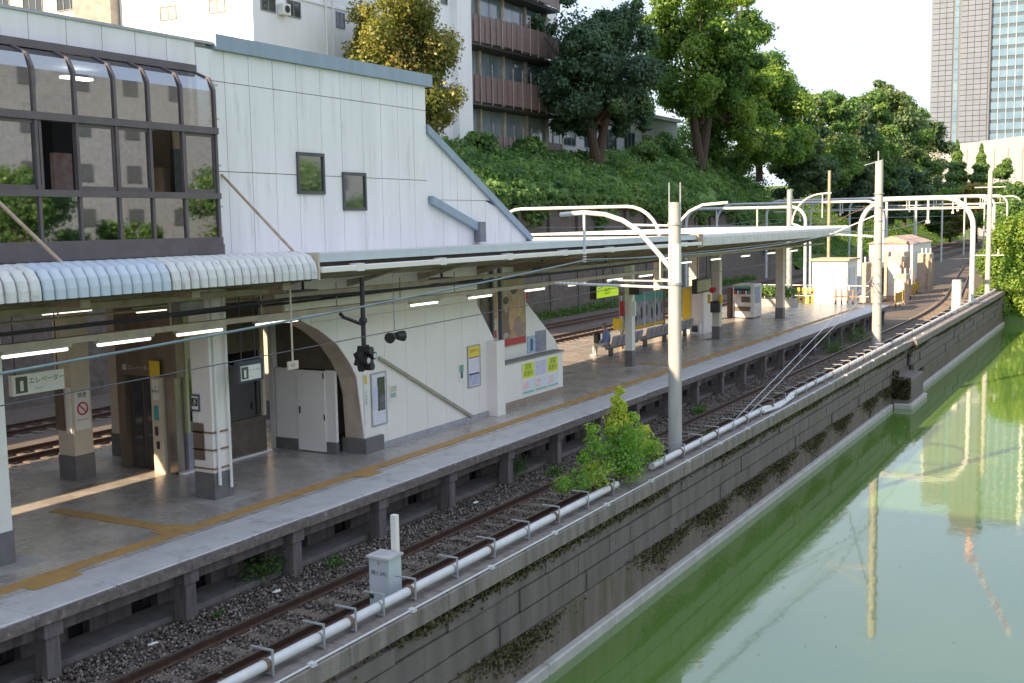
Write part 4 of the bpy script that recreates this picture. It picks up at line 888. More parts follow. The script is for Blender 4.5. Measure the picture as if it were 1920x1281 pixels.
# ================================================================== ALONG THE WALL TOP
wp = empty('white_conduit_pipe', (-10, 25, .56), 'long white conduit pipe on brackets along the top of the moat wall', 'pipe')
br = [5.6, 6.9, 8.2, 9.5, 10.9, 11.97, 12.7, 13.4, 14.25, 15.5, 16.75, 18.03, 19.28, 20.62, 21.9]+[24.9+1.3*i for i in range(21)]+[53+2.6*i for i in range(16)]
segs = [b_ for b_ in br if b_ < 22]+[22.3]
for a, b_ in zip(segs[:-1], segs[1:]): MB().tube([(-10.0, a+.02, .71), (-10.0, b_-.02, .71)], .075, 12).obj('pipe_section', WSTEEL, wp, smooth=True)
s2_ = [24.3]+[b_ for b_ in br if 24.5 < b_ < 33]
for a, b_ in zip(s2_[:-1], s2_[1:]): MB().tube([(-10.0, a+.02, .71), (-10.0, b_-.02, .71)], .08, 12).obj('pipe_section', WSTEEL, wp, smooth=True)
MB().tube([(-10.0, 32.75, .71), (-10.0, 33.5, .70), (-9.98, 34.2, .62), (-9.95, 35.5, .62), (-9.97, 36.2, .72), (-10.0, 37, .72)], .08, 10).obj('pipe_section', WSTEEL, wp, smooth=True)
MB().tube([(-9.92, 33.0, .66), (-9.86, 34.5, .60), (-9.92, 36.3, .66)], .05, 8).obj('pipe_section', WSTEEL, wp, smooth=True)
y = 37.02
while y < 93:
    MB().tube([(-10.0, y+.02, .71), (-10.0, min(y+3.9, 94)-.02, .71)], .08, 10).obj('pipe_section', WSTEEL, wp, smooth=True); y += 3.9
for b_ in br:
    k = MB(); k.box(-9.905, -9.888, b_-.018, b_+.018, .56, .92); k.box(-10.27, -9.905, b_-.022, b_+.022, .90, .92); k.box(-10.1, -9.906, b_-.02, b_+.02, .585, .61)
    k.obj('bracket', STEEL, wp)
CLMP = M('brown_clamp', (.22, .15, .10), .7)
for b_ in br[::2]: MB().tube([(-10, b_-.07, .71), (-10, b_-.01, .71)], .098, 12).obj('clamp', CLMP, wp)
t = empty('signal_cabinet', (-10.56, 14.35, .05), 'pale blue grey trackside cabinet with black lettering and post behind the pipe', 'cabinet')
CABM = M('cabinet_blue_grey', (.50, .56, .58), .5, c2=(.43, .49, .52), scale=3)
MB().box(-10.76, -10.37, 14.2, 14.55, .05, 1.16).obj('case', CABM, t); MB().box(-10.79, -10.34, 14.16, 14.58, 1.161, 1.20).obj('lid', M('cabinet_lid', (.56, .56, .57), .5), t)
text_obj('lettering', '帰(1.5A)', .088, (-10.565, 14.196, .92), '-Y', BLKP, t); text_obj('lettering', '閉', .05, (-10.565, 14.196, 1.08), '-Y', M('rust_print', (.35, .15, .1)), t)
box('latch', (-10.74, -10.68, 14.17, 14.199, .5, .58), DARK, t); box('door_seam', (-10.745, -10.385, 14.197, 14.1995, .3, .31), GREYP, t)
MB().box(-10.60, -10.50, 14.6, 14.7, .0, 1.78).obj('post', CREAMW, t)

# shrub growing from the wall top
SHR = leaf_mat('shrub_leaves', (.14, .34, .04), (.27, .50, .07), (.66, .68, .08), .55)
t = empty('wall_shrub', (-10.15, 22.6, .3), 'bright green shrub with yellow tip growing on top of the moat wall', 'shrub')
cs = []; rs = []; per = []; tb = []
for (dy, dx, z, r, n, b_) in [(-.9, -.1, .75, .38, 420, .35), (-1.5, -.25, .7, .3, 260, .3), (-2.0, -.35, .72, .2, 150, .35), (-.9, -.1, 1.35, .28, 260, .4), (-1.0, -.1, 1.75, .16, 120, .4), (0, 0, .9, .5, 700, .4), (.1, .05, 1.35, .42, 520, .5), (.05, 0, 1.75, .3, 330, .72), (.12, .02, 2.1, .2, 240, .85), (.0, .02, 2.25, .12, 90, .8), (.17, .02, 2.42, .11, 90, .9), (.3, 0, 1.95, .14, 110, .75), (-.25, 0, 1.6, .14, 120, .55), (.95, 0, 1.7, .14, 110, .6), (-1.25, -.2, 1.15, .16, 130, .4), (1.55, .05, 1.3, .14, 120, .5), (.5, .1, .8, .4, 420, .45), (.7, .1, 1.35, .33, 330, .5), (1.2, .05, 1.05, .36, 360, .4), (1.7, .05, .85, .34, 330, .4), (2.0, .1, .75, .26, 220, .5), (.3, .25, .6, .3, 220, .4)]:
    p = blob_points([np.array([dx, dy, z])], [r], [n], .95, .2); cs.append(p[0]); rs.append(p[1]); tb.append(np.clip(p[2]-.5+b_, 0, 1))
P, N, T = np.concatenate(cs), np.concatenate(rs), np.concatenate(tb)
o = bpy.data.objects.new('foliage', leaves_mesh('foliage', P, N, .085, SHR, T, .55)); col.objects.link(o); o.parent = t; BASE[o.name] = BASE[t.name]
sb = MB(); sb.tube([(-10.15, 22.6, .2), (-10.15, 22.65, 1.2), (-10.12, 22.73, 2.3)], [.03, .022, .008], 6)
for dy, z in ((-1.0, 1.6), (-1.9, .72), (1.6, .9), (.7, 1.4)): sb.tube([(-10.15, 22.6, .4), (-10.15, 22.6+dy*.6, .4+(z-.4)*.5), (-10.15, 22.6+dy, z)], [.02, .014, .006], 6)
sb.obj('stem', BARK, t)
# small weeds
WEED = leaf_mat('weed_leaves', (.04, .11, .02), (.09, .20, .035), (.18, .30, .06), .4)
WD = [(-10.35, 10.55, .1, .45, 'leafy weed standing at the near end of the pipe'), (-13.3, 16.5, .0, .22, 'small weed in the ballast under the platform edge'), (-13.35, 13.4, 0, .12, 'tiny weed tuft on the ballast by a platform post'), (-13.1, 25.3, 0, .3, 'weed tuft beside the rail left of the shrub'), (-12.9, 35.5, 0, .45, 'weed clump by the rail right of the catenary pole'), (-12.9, 54.5, 0, .9, 'low weeds between platform end and rails'), (-13.0, 60, 0, 1.0, 'larger weeds spreading near the platform end'), (-13.95, 15.2, .1, .55, 'dark weeds growing out under the platform edge'), (-13.95, 24.6, .1, .5, 'dark weeds under the platform edge near the stairs'), (-10.5, 29.7, .3, .35, 'dry weeds at the foot of the catenary pole')]
for (X, Y, z, s, lab) in WD:
    k = int(160+500*s); d = rng.normal(size=(k, 3))*np.array([.3, .55, .3])*s; d[:, 2] = np.abs(d[:, 2])*1.3
    t = empty('weed_tuft', (X, Y, z), lab, 'weed', 'weeds beside the track')
    o = bpy.data.objects.new('foliage', leaves_mesh('foliage', d, rng.normal(size=(k, 3))+np.array([0, 0, .6]), .05+.05*s, WEED, np.clip(rng.normal(.5, .2, k), 0, 1), .4)); col.objects.link(o); o.parent = t
# litter on the ballast
for i, (X, Y, lab) in enumerate(((-13.2, 14.7, 'white scrap of litter on the ballast below the platform'), (-13.25, 11.9, 'small white scrap on the ballast further left'), (-13.3, 21.7, 'bluish white scrap lying by the platform trough'))):
    b = MB(); n = 7; b.add([(X+.07*math.cos(a)*random.uniform(.6, 1.2), Y+.1*math.sin(a), .06+random.uniform(0, .03)) for a in np.linspace(0, 6.28, n, endpoint=False)]+[(X, Y, .1), (X, Y, .03)], [(j, (j+1) % n, n) for j in range(n)]+[((j+1) % n, j, n+1) for j in range(n)])
    b.obj('litter_scrap', SIGNW, label=lab, cat='litter')

# ------------------------------------------------------------------ catenary poles and arms
def arc(c, r, a0, a1, n, Y): return [(c[0]+r*math.cos(a), Y, c[1]+r*math.sin(a)) for a in np.linspace(math.radians(a0), math.radians(a1), n)]
def ins(t, p, q, r=.05): 
    p, q = Vector(p), Vector(q); n = 5
    for i in range(n):
        a = p.lerp(q, (i+.2)/n); c = p.lerp(q, (i+.6)/n); MB().tube([tuple(a), tuple(c)], r, 10).obj('insulator', SIGNW, t)
t = empty('catenary_pole', (-10.45, 27, 0), 'thick round pole with white number plate and curved arm rising behind the wall', 'pole')
p = MB().tube([(-10.45, 27, -.2), (-10.45, 27, 3.2), (-10.45, 27, 6.95)], [.18, .17, .155], 20).obj('shaft', POLEC, t, smooth=True)
MB().tube([(-10.45, 27, 4.92), (-10.45, 27, 5.9)], [.168, .163], 20).obj('white_sleeve', WHITEP, t, smooth=True)
for i in range(9): box('plate_mark', (-10.53, -10.45, 26.825, 26.84, 4.98+.1*i, 5.03+.1*i), GREYP, t)
for z in (4.85, 6.38): MB().tube([(-10.45, 27, z), (-10.45, 27, z+.07)], .185, 20).obj('band', STEEL, t, smooth=True)
for s in (-.15, .15): MB().tube([(-10.45+s, 27, 6.5), (-10.45+s, 27, 7.45)], .018, 6).obj('rod', STEEL, t)
MB().tube([(-10.5, 27, 5.2), (-10.9, 27, 5.66), (-11.45, 27, 6.25), (-11.9, 27, 6.52), (-12.4, 27, 6.68), (-13.0, 27, 6.74), (-13.7, 27, 6.70)], .065, 10).obj('curved_arm', WSTEEL, t, smooth=True)
MB().tube([(-10.5, 27, 6.36), (-11.75, 27, 6.40)], .03, 8).obj('brace', WSTEEL, t); MB().tube([(-10.55, 27, 5.55), (-10.85, 27, 5.5), (-10.85, 27, 5.0), (-10.55, 27, 4.97)], .025, 8).obj('loop', WSTEEL, t)
MB().tube([(-13.0, 27, 6.72), (-13.0, 27, 5.75)], .04, 8).obj('dropper', PALEBL, t); ins(t, (-13, 27, 5.75), (-13, 27, 5.4))
MB().tube([(-10.5, 27, 4.78), (-13.9, 27, 4.86)], .035, 8).obj('registration_arm', WSTEEL, t); MB().tube([(-10.5, 27, 4.95), (-12.2, 27, 4.95), (-12.6, 27, 4.72)], .02, 8).obj('steady_arm', WSTEEL, t); ins(t, (-13.2, 27, 4.85), (-13.8, 27, 4.86), .045)
t = empty('catenary_pole', (-10.45, 52, 0), 'tall tan concrete pole with bands standing behind the mossy buttress', 'pole')
MB().tube([(-10.45, 52, -.2), (-10.45, 52, 8.95)], [.21, .17], 18).obj('shaft', POLEC, t, smooth=True)
for i, z in enumerate((1.6, 2.6, 3.1, 3.5, 4.6, 5.3, 6.3, 6.9, 7.5)): MB().tube([(-10.45, 52, z), (-10.45, 52, z+.05)], .215, 18).obj('band', STEEL, t, smooth=True)
MB().tube([(-10.5, 52, 8.9), (-10.5, 52, 9.4)], .03, 6).obj('rod', STEEL, t); MB().tube([(-10.3, 52, 9.0), (-11.1, 52, 8.8)], .02, 6).obj('rod', STEEL, t)
MB().tube([(-10.5, 52, 5.6), (-12.6, 52, 5.75)], .04, 8).obj('registration_arm', WSTEEL, t); MB().tube([(-10.5, 52, 6.6), (-12.4, 52, 5.8)], .03, 8).obj('brace', WSTEEL, t); ins(t, (-10.7, 52, 5.62), (-11.2, 52, 5.66), .07)
t = empty('catenary_pole', (-10.5, 93.3, 0), 'slim tan pole standing by the bushes at the end of the wall', 'pole')
MB().tube([(-10.5, 93.3, -.2), (-10.5, 93.3, 9.85)], [.2, .17], 14).obj('shaft', POLEC, t, smooth=True)
for z in (8.6, 3.4): MB().tube([(-11.6, 93.3, z), (-9.4, 93.3, z)], .04, 8).obj('crossarm', WSTEEL, t)
ins(t, (-9.8, 93.3, 3.4), (-9.8, 93.3, 3.9), .08)
t = empty('catenary_pole', (-21.9, 78.7, 0), 'thick blue grey pole with curved bracket above the far canopy end', 'pole')
MB().tube([(-21.9, 78.7, -.1), (-21.9, 78.7, 8.5)], [.21, .19], 14).obj('shaft', STEEL, t, smooth=True)
MB().tube([(-21.8, 78.7, 6.2)]+arc((-19.6, 6.05), 2.1, 175, 95, 8, 78.7)+[(-19.0, 78.7, 8.18)], .055, 8).obj('curved_arm', CREAMW, t, smooth=True)
MB().tube([(-21.8, 78.7, 7.6), (-20.9, 78.7, 7.62)], .03, 6).obj('brace', CREAMW, t); MB().tube([(-19.6, 78.7, 8.1), (-19.6, 78.7, 6.5)], .045, 8).obj('dropper', WSTEEL, t)
MB().tube([(-21.8, 78.7, 6.2)]+arc((-21.9, 4.6), 1.5, 80, 5, 7, 78.7)+[(-20.4, 78.7, 1.2)], .08, 8).obj('curved_leg', PALEBL, t, smooth=True)
t = empty('wooden_utility_pole', (-21.4, 88, 0), 'thin tan wooden pole behind the white hut', 'pole'); MB().tube([(-21.4, 88, -.1), (-21.4, 88, 10.1)], [.13, .11], 10).obj('shaft', M('tan_wood', (.45, .37, .27), .8, c2=(.34, .27, .19), scale=4), t, smooth=True)
MB().sphere((-21.4, 88, 5.1), .2, 8, 6).obj('bracket_joint', CREAM, t)

def portal(Y, xl, xr, z, r, mat, label, drops=(), rad=1.3, zb_=(-.1, -.1)):
    t = empty('catenary_portal', ((xl+xr)/2, Y, 0), label, 'catenary portal', 'portals over the tracks')
    path = [(xl, Y, zb_[0])]+arc((xl+rad, z-rad), rad, 180, 90, 8, Y)+arc((xr-rad, z-rad), rad, 90, 0, 8, Y)+[(xr, Y, zb_[1])]
    MB().tube(path, r, 10).obj('arch', mat, t, smooth=True)
    for X in drops: MB().tube([(X, Y, z), (X, Y, z-1.5)], r*.45, 6).obj('dropper', WSTEEL, t); MB().tube([(X, Y, z-1.5), (X, Y, z-1.7)], r*.9, 8).obj('insulator', SIGNW, t)
    return t
portal(81, -17.5, -10.1, 7.7, .17, WSTEEL, 'big white rounded arch over the near track beyond the platform', (-13,), 2.0, (1., .2))
portal(91, -34.2, -24.0, 7.4, .13, PALEBL, 'pale blue arch behind the far canopy with thin hangers', (-31.5, -28), 1.2)
for i, (Y, z) in enumerate(((104, 7.9), (122, 8.4), (143, 8.7), (168, 9.2), (197, 9.6), (232, 9.9), (275, 10.4))):
    o = off_f(Y); q = off_y(Y); xr_ = -9.3-q if Y > 115 else -19.5-o
    t = portal(Y, -35-o, xr_, z, .15 if Y > 115 else .12, [PALEBL, WSTEEL, WSTEEL][i % 3], f'white arch spanning all the tracks, {ORD[i]} of the distant ones', (-31-o, -27-o, -23-o, -13-q) if Y > 115 else (-31-o, -27-o), 1.6)
    if Y > 115:
        MB().tube([(-35-o+.8, Y, z-1.2), (xr_-.8, Y, z-1.2)], .06, 6).obj('lower_chord', WSTEEL, t); MB().tube([(-22.2-o, Y, -.1), (-22.2-o, Y, z)], .13, 8).obj('middle_leg', WSTEEL, t)
t = portal(58, -34.0, -23.3, 7.3, .10, WSTEEL, 'white rounded arch end rising just behind the stair hood', (), 2.0)
t = empty('catenary_bracket', (-23.2, 62, 5.9), 'curved cream bracket arm rising above the roof behind the catenary pole arm', 'bracket'); MB().tube([(-24.2, 62, -.1), (-24.2, 62, 5.6), (-23.8, 62, 6.3), (-23.1, 62, 7.0), (-22.3, 62, 7.35), (-20.8, 62, 7.45)], .08, 8).obj('arm', CREAMW, t, smooth=True)

# overhead wires
WIRE = M('catenary_wire', (.20, .28, .31), .5); WIRED = M('dark_wire', (.10, .10, .11), .6)
cw = sag((-11.95, 2, 4.62), (-12.9, 27, 5.5), .12, 14)+sag((-12.9, 27, 5.5), (-12.0, 52, 5.85), .25, 10)[1:]+sag((-12.0, 52, 5.85), (-13.2, 81, 6.2), .25, 10)[1:]
cable('overhead_wire', cw, .021, WIRE, 'thick bluish feeder wire sweeping across the front of the station', 'wire', 'overhead wires')
cable('overhead_wire', sag((-11.95, 2, 4.30), (-12.3, 27, 4.72), .02, 8)+sag((-12.3, 27, 4.72), (-12.0, 52, 5.0), .03, 6)[1:]+[(-13.0, 81, 5.1), (-17, 140, 5.2)], .009, WIRED, 'thin contact wire below the thick feeder wire', 'wire', 'overhead wires')
cable('overhead_wire', sag((-12.9, 27, 5.45), (-12.2, 52, 5.75), .1, 8), .012, WIRE, 'thin wire between the two wall side poles', 'wire', 'overhead wires')
for i, (X, lab) in enumerate(((-24.1, 'contact wire over the track behind the platform'), (-28.2, 'contact wire over the inner rapid track'), (-32, 'contact wire over the outermost track'))):
    cable('overhead_wire', [(X, 5, 5.2), (X, 72, 5.2)]+[(X-off_f(Y), Y, 5.3) for Y in (91, 112, 150, 200, 270)], .012, WIRED, lab, 'wire', 'overhead wires')
    cable('overhead_wire', [(X, 60, 6.2), (X-off_f(91), 91, 5.9)]+[(X-off_f(Y), Y, 6.4) for Y in (112, 150, 200, 270)], .014, WIRE, lab.replace('contact', 'messenger'), 'wire', 'overhead wires')
cable('guy_wire', [(-10.15, 28.7, .35), (-10.42, 51.9, 4.0)], .014, STEEL, 'upper of two guy wires slanting up to the tan pole', 'wire', 'guy wires')
cable('guy_wire', [(-10.05, 29.3, .35), (-10.42, 51.9, 3.55)], .014, STEEL, 'lower of two guy wires slanting up to the tan pole', 'wire', 'guy wires')
cable('rusty_stay_wire', [(-10.45, 52, 7.2), (-21.4, 88, 6.0)], .02, M('rust_wire', (.3, .16, .08), .7), 'rusty wire slanting from the tan pole to the far canopy', 'wire')

# ================================================================== BEYOND THE PLATFORM END
HUTW = M('hut_white', (.80, .79, .75), .5, c2=(.74, .73, .69))
t = empty('equipment_hut', (-18.1, 76, 1.0), 'white boxy equipment hut with beige roof at the platform end', 'hut')
MB().box(-19.3, -17.0, 75, 78, .0, 3.65).obj('wall', HUTW, t); MB().box(-19.45, -16.85, 74.85, 78.15, 3.65, 3.78).obj('roof', M('hut_roof', (.55, .46, .30), .7), t); box('side_door', (-16.99, -16.97, 75.6, 77.2, 1.0, 3.2), PALEBL, t)
t = empty('equipment_hut', (-17.5, 113, 0), 'long white container hut with grey side beside the bending track', 'hut')
MB().box(-22.5, -18.6, 108, 118, -.1, 4.0).obj('wall', HUTW, t); MB().prism([(-22.7, 4.0), (-18.4, 4.0), (-20.5, 4.7)], 'y', 107.8, 118.2).obj('roof', M('pink_roof', (.50, .38, .32), .8), t); box('door', (-18.6, -18.57, 109.5, 110.6, .3, 3.2), PALEBL, t)
EQ = M('equipment_tan', (.55, .47, .38), .7, c2=(.42, .31, .22), scale=5)
for i, (x0, x1, y0, y1, z1, lab) in enumerate(((-19.0, -17.6, 88, 90, 3.0, 'rusty tan switchgear box behind the white hut'), (-17.4, -16.3, 90, 92, 3.4, 'tan switchgear box beside the white arch leg'), (-18.8, -17.2, 96, 99, 3.6, 'large tan transformer box further along'), (-16.2, -15.4, 87, 88.2, 2.2, 'low tan cabinet next to the yellow barrier'), (-17.0, -16.0, 101, 103, 3.3, 'slatted tan cabinet in front of the container hut'))):
    t = empty('switchgear_box', ((x0+x1)/2, y0, .2), lab, 'cabinet', 'switchgear beyond the platform')
    MB().cbox(x0, x1, y0, y1, -.1, z1, .05).obj('case', EQ, t); box('door_panel', (x0+.1, x1-.1, y0-.03, y0-.001, .4, z1-.3), WHITEP if i % 2 else EQ, t)
    for k in range(4): box('cooling_fin', (x1, x1+.12, y0+.2+k*.4, y0+.26+k*.4, .5, z1-.4), RUST if i == 0 else EQ, t)
    for k in range(3): MB().tube([(x0+.3+.35*k, y0+.4, z1), (x0+.3+.35*k, y0+.4, z1+.45)], .06, 8).obj('bushing', SIGNW, t)
    MB().tube([(x1-.1, y0-.2, .1), (x1-.1, y0-.2, z1-.6), (x1-.5, y0-.1, z1-.2)], .06, 8).obj('pipe', BEAMM, t)
t = empty('platform_end_fence', (-17, 71.6, PZ), 'white rail fence with brown gate across the end of the platform', 'fence')
for X in np.arange(-21.5, -14.9, .9): MB().tube([(X, 71.6, .2), (X, 71.6, 2.25)], .03, 8).obj('post', WHITEP, t)
for z in (2.22, 1.55): MB().tube([(-21.6, 71.6, z), (-14.9, 71.6, z)], .028, 8).obj('rail', WHITEP, t)
for k in range(4): box('gate_bar', (-16.9+.35*k, -16.8+.35*k, 71.3, 71.4, .3, 2.0), M('gate_brown', (.34, .22, .13), .7), t)
for z in (.9, 1.5): box('gate_rail', (-17.0, -15.5, 71.4, 71.45, z, z+.1), M('gate_brown', (1, 1, 1)), t)
t = empty('yellow_gate', (-18.8, 72.5, PZ), 'small yellow barrier beside the white hut', 'barrier')
for k in range(4): box('bar', (-19.6+.3*k, -19.45+.3*k, 72.5, 72.56, .6, 2.0), YEL, t)
t = empty('control_box', (-20.2, 70.5, PZ), 'white control box on a post before the hut', 'control box'); MB().cbox(-20.4, -20.0, 70.3, 70.7, 1.9, 2.7, .03).obj('case', HUTW, t); MB().tube([(-20.2, 70.5, PZ-.1), (-20.2, 70.5, 1.9)], .05, 8).obj('post', HUTW, t)
YB = M('yellow_barrier', (.62, .40, .04), .6, c2=(.3, .18, .04), scale=4)
for i in range(9):
    Y = 84+3.6*i; X = -15.0-off_y(Y); t = empty('yellow_barrier', (X, Y, 0), f'yellow trackside barrier board, {ORD[i]} from the platform end', 'barrier', 'yellow barriers beside the track')
    MB().box(X-.04, X+.04, Y-1.0, Y+1.0, .35, 1.05).obj('board', YB, t)
    for s in (-.8, .8): box('post', (X-.1, X-.041, Y+s-.05, Y+s+.05, -.1, 1.1), DARK, t)
t = empty('trackside_cabinet', (-10.6, 78.5, .1), 'white cylinder cabinet at the foot of the white arch', 'cabinet'); MB().tube([(-10.7, 78.5, 0), (-10.7, 78.5, 2.2)], .3, 14).obj('case', HUTW, t, smooth=True); box('cap', (-10.95, -10.45, 78.25, 78.75, 2.2, 2.3), STEEL, t)
PLT = M('platform_planter', (.45, .42, .38), .8)
# planter with bushes at the platform end
t = empty('planter_bush', (-20.3, 68.5, PZ), 'green planter bushes at the platform end right of the vending machine', 'plant'); box('planter', (-21.8, -18.6, 68, 69, PZ, PZ+.45), PLT, t)
P, N, T = blob_points([np.array([-1.2+.5*i, 0, .9]) for i in range(6)], [.5]*6, [260]*6); o = bpy.data.objects.new('foliage', leaves_mesh('foliage', P, N, .16, WEED, T)); col.objects.link(o); o.parent = t

# ================================================================== BACKGROUND
# stone retaining wall at the foot of the hill
RST = M('old_stone_wall', (.17, .145, .125), .9, c2=(.095, .08, .07), scale=3.5, bump=.9, bscale=5, dirt=(.06, .07, .035), dscale=.35, damt=(.5, .7))
t = empty('hillside_retaining_wall', (-36.1, 60, 0), 'dark stone retaining wall at the foot of the hill across the tracks', 'retaining wall')
vs = []; fs = []; Ys = list(range(-60, 143, 4))
for Y in Ys:
    o = off_f(Y); h = max(wall_h(Y), .1); vs += [(-36.05-o, Y, -.1), (-36.3-o, Y, h+.05), (-36.8-o, Y, h+.05), (-36.8-o, Y, -.1)]
for i in range(len(Ys)-1):
    for j in range(3): fs.append((4*i+j, 4*i+4+j, 4*i+5+j, 4*i+1+j))
MB().add(vs, fs).obj('masonry', RST, t)
for Y in np.arange(20, 110, 4.5):
    o = off_f(Y); MB().box(-36.28-o, -36.02-o, Y-.18, Y+.18, -.1, 7.6).obj('pilaster', RST, t)
WFR = M('window_frame_grey', (.28, .28, .29), .5)
def window(t, face, a, b_, z0, z1, at, frame=WFR, pane=GLASSD, bars=1):
    f = MB(); P = .06
    if face == 'x':
        for q in ((a, b_, z0, z0+.06), (a, b_, z1-.06, z1), (a, a+.06, z0+.06, z1-.06), (b_-.06, b_, z0+.06, z1-.06)): f.box(at, at+P, *q)
        for k in range(1, bars+1): m_ = a+(b_-a)*k/(bars+1); f.box(at, at+P*.8, m_-.03, m_+.03, z0+.06, z1-.06)
        w = f.obj('window', frame, t); box('pane', (at+.01, at+.02, a+.06, b_-.06, z0+.06, z1-.06), pane, w)
    else:
        for q in ((a, b_, z0, z0+.06), (a, b_, z1-.06, z1), (a, a+.06, z0+.06, z1-.06), (b_-.06, b_, z0+.06, z1-.06)): f.box(q[0], q[1], at-P, at, q[2], q[3])
        for k in range(1, bars+1): m_ = a+(b_-a)*k/(bars+1); f.box(m_-.03, m_+.03, at-P*.8, at, z0+.06, z1-.06)
        w = f.obj('window', frame, t); box('pane', (a+.06, b_-.06, at-.02, at-.01, z0+.06, z1-.06), pane, w)
BW = M('white_render', (.86, .86, .86), .7, c2=(.80, .80, .80), scale=.5, dirt=(.66, .65, .62), dscale=.5, damt=(.66, .9), streak=True)
A = empty('apartment_block', (-51, 62, 12), 'tall white block on the hill behind the station with few small windows', 'building')
MB().box(-57, -46, 51.2, 74.6, 11, 37).obj('wall', BW, A)
MB().box(-46.0, -45.45, 72.9, 74.9, 11, 37).obj('corner_pilaster', BW, A)
for z in (14.0, 17.45, 20.9, 24.3, 27.7): MB().box(-46.0, -45.93, 51.2, 72.9, z+4.9-1.95, z+5.05-1.95).obj('string_course', BW, A)
PINKP = M('pink_blind', (.62, .50, .44), .6)
for z in (15.7, 19.25, 22.7, 26.1):
    for a, b_ in ((51.9, 53.2), (54.2, 55.5), (59.0, 59.9), (63.5, 64.6), (68.6, 69.5), (71.5, 72.4)): window(A, 'x', a, b_, z, z+1.0, -46)
    for a, b_ in ((-53.5, -52.1), (-49.4, -48.1)): window(A, 'y', a, b_, z, z+.85, 51.2, pane=PINKP)
ac = MB().cbox(-45.95, -45.5, 53.35, 54.05, 19.2, 19.85, .03).obj('air_conditioner', HUTW, A)
MB().tube([(-45.47, 53.7, 19.52), (-45.46, 53.7, 19.52)], .22, 12).obj('fan_grille', DARK, ac)
MB().tube([(-45.9, 57.9, 12), (-45.9, 57.9, 36)], .08, 8).obj('drain_pipe', HUTW, A); MB().tube([(-45.9, 58.6, 12), (-45.9, 58.6, 36)], .06, 8).obj('drain_pipe', HUTW, A)
B = empty('annex_block', (-64, 56, 12), 'grey brown annex block left of the white block above the roofline', 'building')
MB().box(-60.5, -57.05, 50.5, 66, 11, 30).obj('wall', M('grey_brown_render', (.36, .32, .30), .7), B); MB().box(-76, -60.55, 52, 70, 11, 30).obj('wall', M('cream_render', (.66, .60, .52), .7), B)
for i in range(4):
    for z in (17.6, 21.0, 24.4): window(B, 'y', -74+3.4*i, -72+3.4*i, z, z+1.9, 52, bars=2)
# brown balconied building
Cb = empty('balcony_building', (-48, 83, 12), 'glass fronted building with brown louvred balconies between the trees', 'building')
MB().box(-60, -47.6, 75.2, 91, 11, 38).obj('core', M('dark_core', (.16, .15, .14), .7), Cb)  # even dark grey core behind the glazing
GLC = M('curtain_glass', (.16, .22, .25), .08, c2=(.34, .40, .42), scale=.35, spec=.9); CRP = M('cream_pillar', (.62, .54, .40), .7)
for k in range(5):
    z = 11.4+4.6*k
    MB().box(-47.6, -45.6, 75.2, 91.0, z+2.15, z+2.35).obj('balcony_slab', M('slab_dark', (.12, .115, .11), .7), Cb) if False else None
    MB().box(-47.6, -46.0, 75.2, 91.0, z-.25, z-.02).obj('balcony_slab', M('slab_dark', (.10, .095, .09), .7), Cb)
    Y = 75.25; i = 0
    while Y < 90.9:
        bulge = .55*math.sin(math.pi*(Y-75)/16)
        MB().box(-46.0+bulge-.06, -46.0+bulge, Y, min(Y+.74, 91)-.03, z, z+2.05).obj('louvre_panel', TIMB, Cb)
        if i % 2 == 0: MB().box(-46.0+bulge+.001, -46.0+bulge+.06, Y-.035, Y+.02, z-.2, z+3.0).obj('fin', M('fin_pale', (.5, .42, .38), .5), Cb)
        Y += .76; i += 1
    for j in range(8): MB().box(-47.58, -47.5, 75.3+1.95*j, 75.3+1.95*j+1.86, z+2.05, z+4.3).obj('glazing', GLC, Cb)
    for j in range(0, 9, 2): MB().box(-47.49, -47.2, 75.2+1.95*j-.12, 75.2+1.95*j+.12, z, z+4.33).obj('pillar', CRP, Cb)
MB().tube([(-45.9, 91.1, 11), (-45.9, 91.1, 19.5)], .1, 8).obj('corner_pipe', SIGNW, Cb)
Db = empty('pale_hall', (-54, 108, 12), 'pale grey hall half hidden behind the big dark tree', 'building')
MB().box(-60, -50, 92.5, 130, 11, 18.2).obj('wall', M('pale_grey_render', (.50, .51, .54), .7, c2=(.44, .45, .48)), Db); MB().box(-60.3, -49.6, 92.3, 130.3, 18.2, 18.6).obj('roof', STEEL, Db)
for j in range(7): window(Db, 'x', 94+5*j, 97+5*j, 14, 16.2, -50, bars=2)
Wb = empty('white_block', (-62, 150, 12), 'bright white block glimpsed behind the light green tree tops', 'building'); MB().box(-85, -60, 96, 118, 10, 40).obj('wall', BW, Wb); 
for j in range(4):
    for z in (22, 26, 30, 34): window(Wb, 'y', -80+4.5*j, -78+4.5*j, z, z+1.8, 96)
Eb = empty('office_block', (55, 75, -2), 'pinkish office block across the moat seen only mirrored in the bay glass', 'building')
MB().box(48, 62, 30, 110, -3, 22).obj('wall', M('grey_render', (.40, .43, .50), .8), Eb)
wm = MB().box(-.06, 0, -.8, .8, 0, 1.5).mesh('window', M('far_window', (.15, .17, .20), .3))
for j in range(14):
    for k in range(5): piece(wm, 'window', (48, 34+5.3*j, 3+3.8*k), Eb)
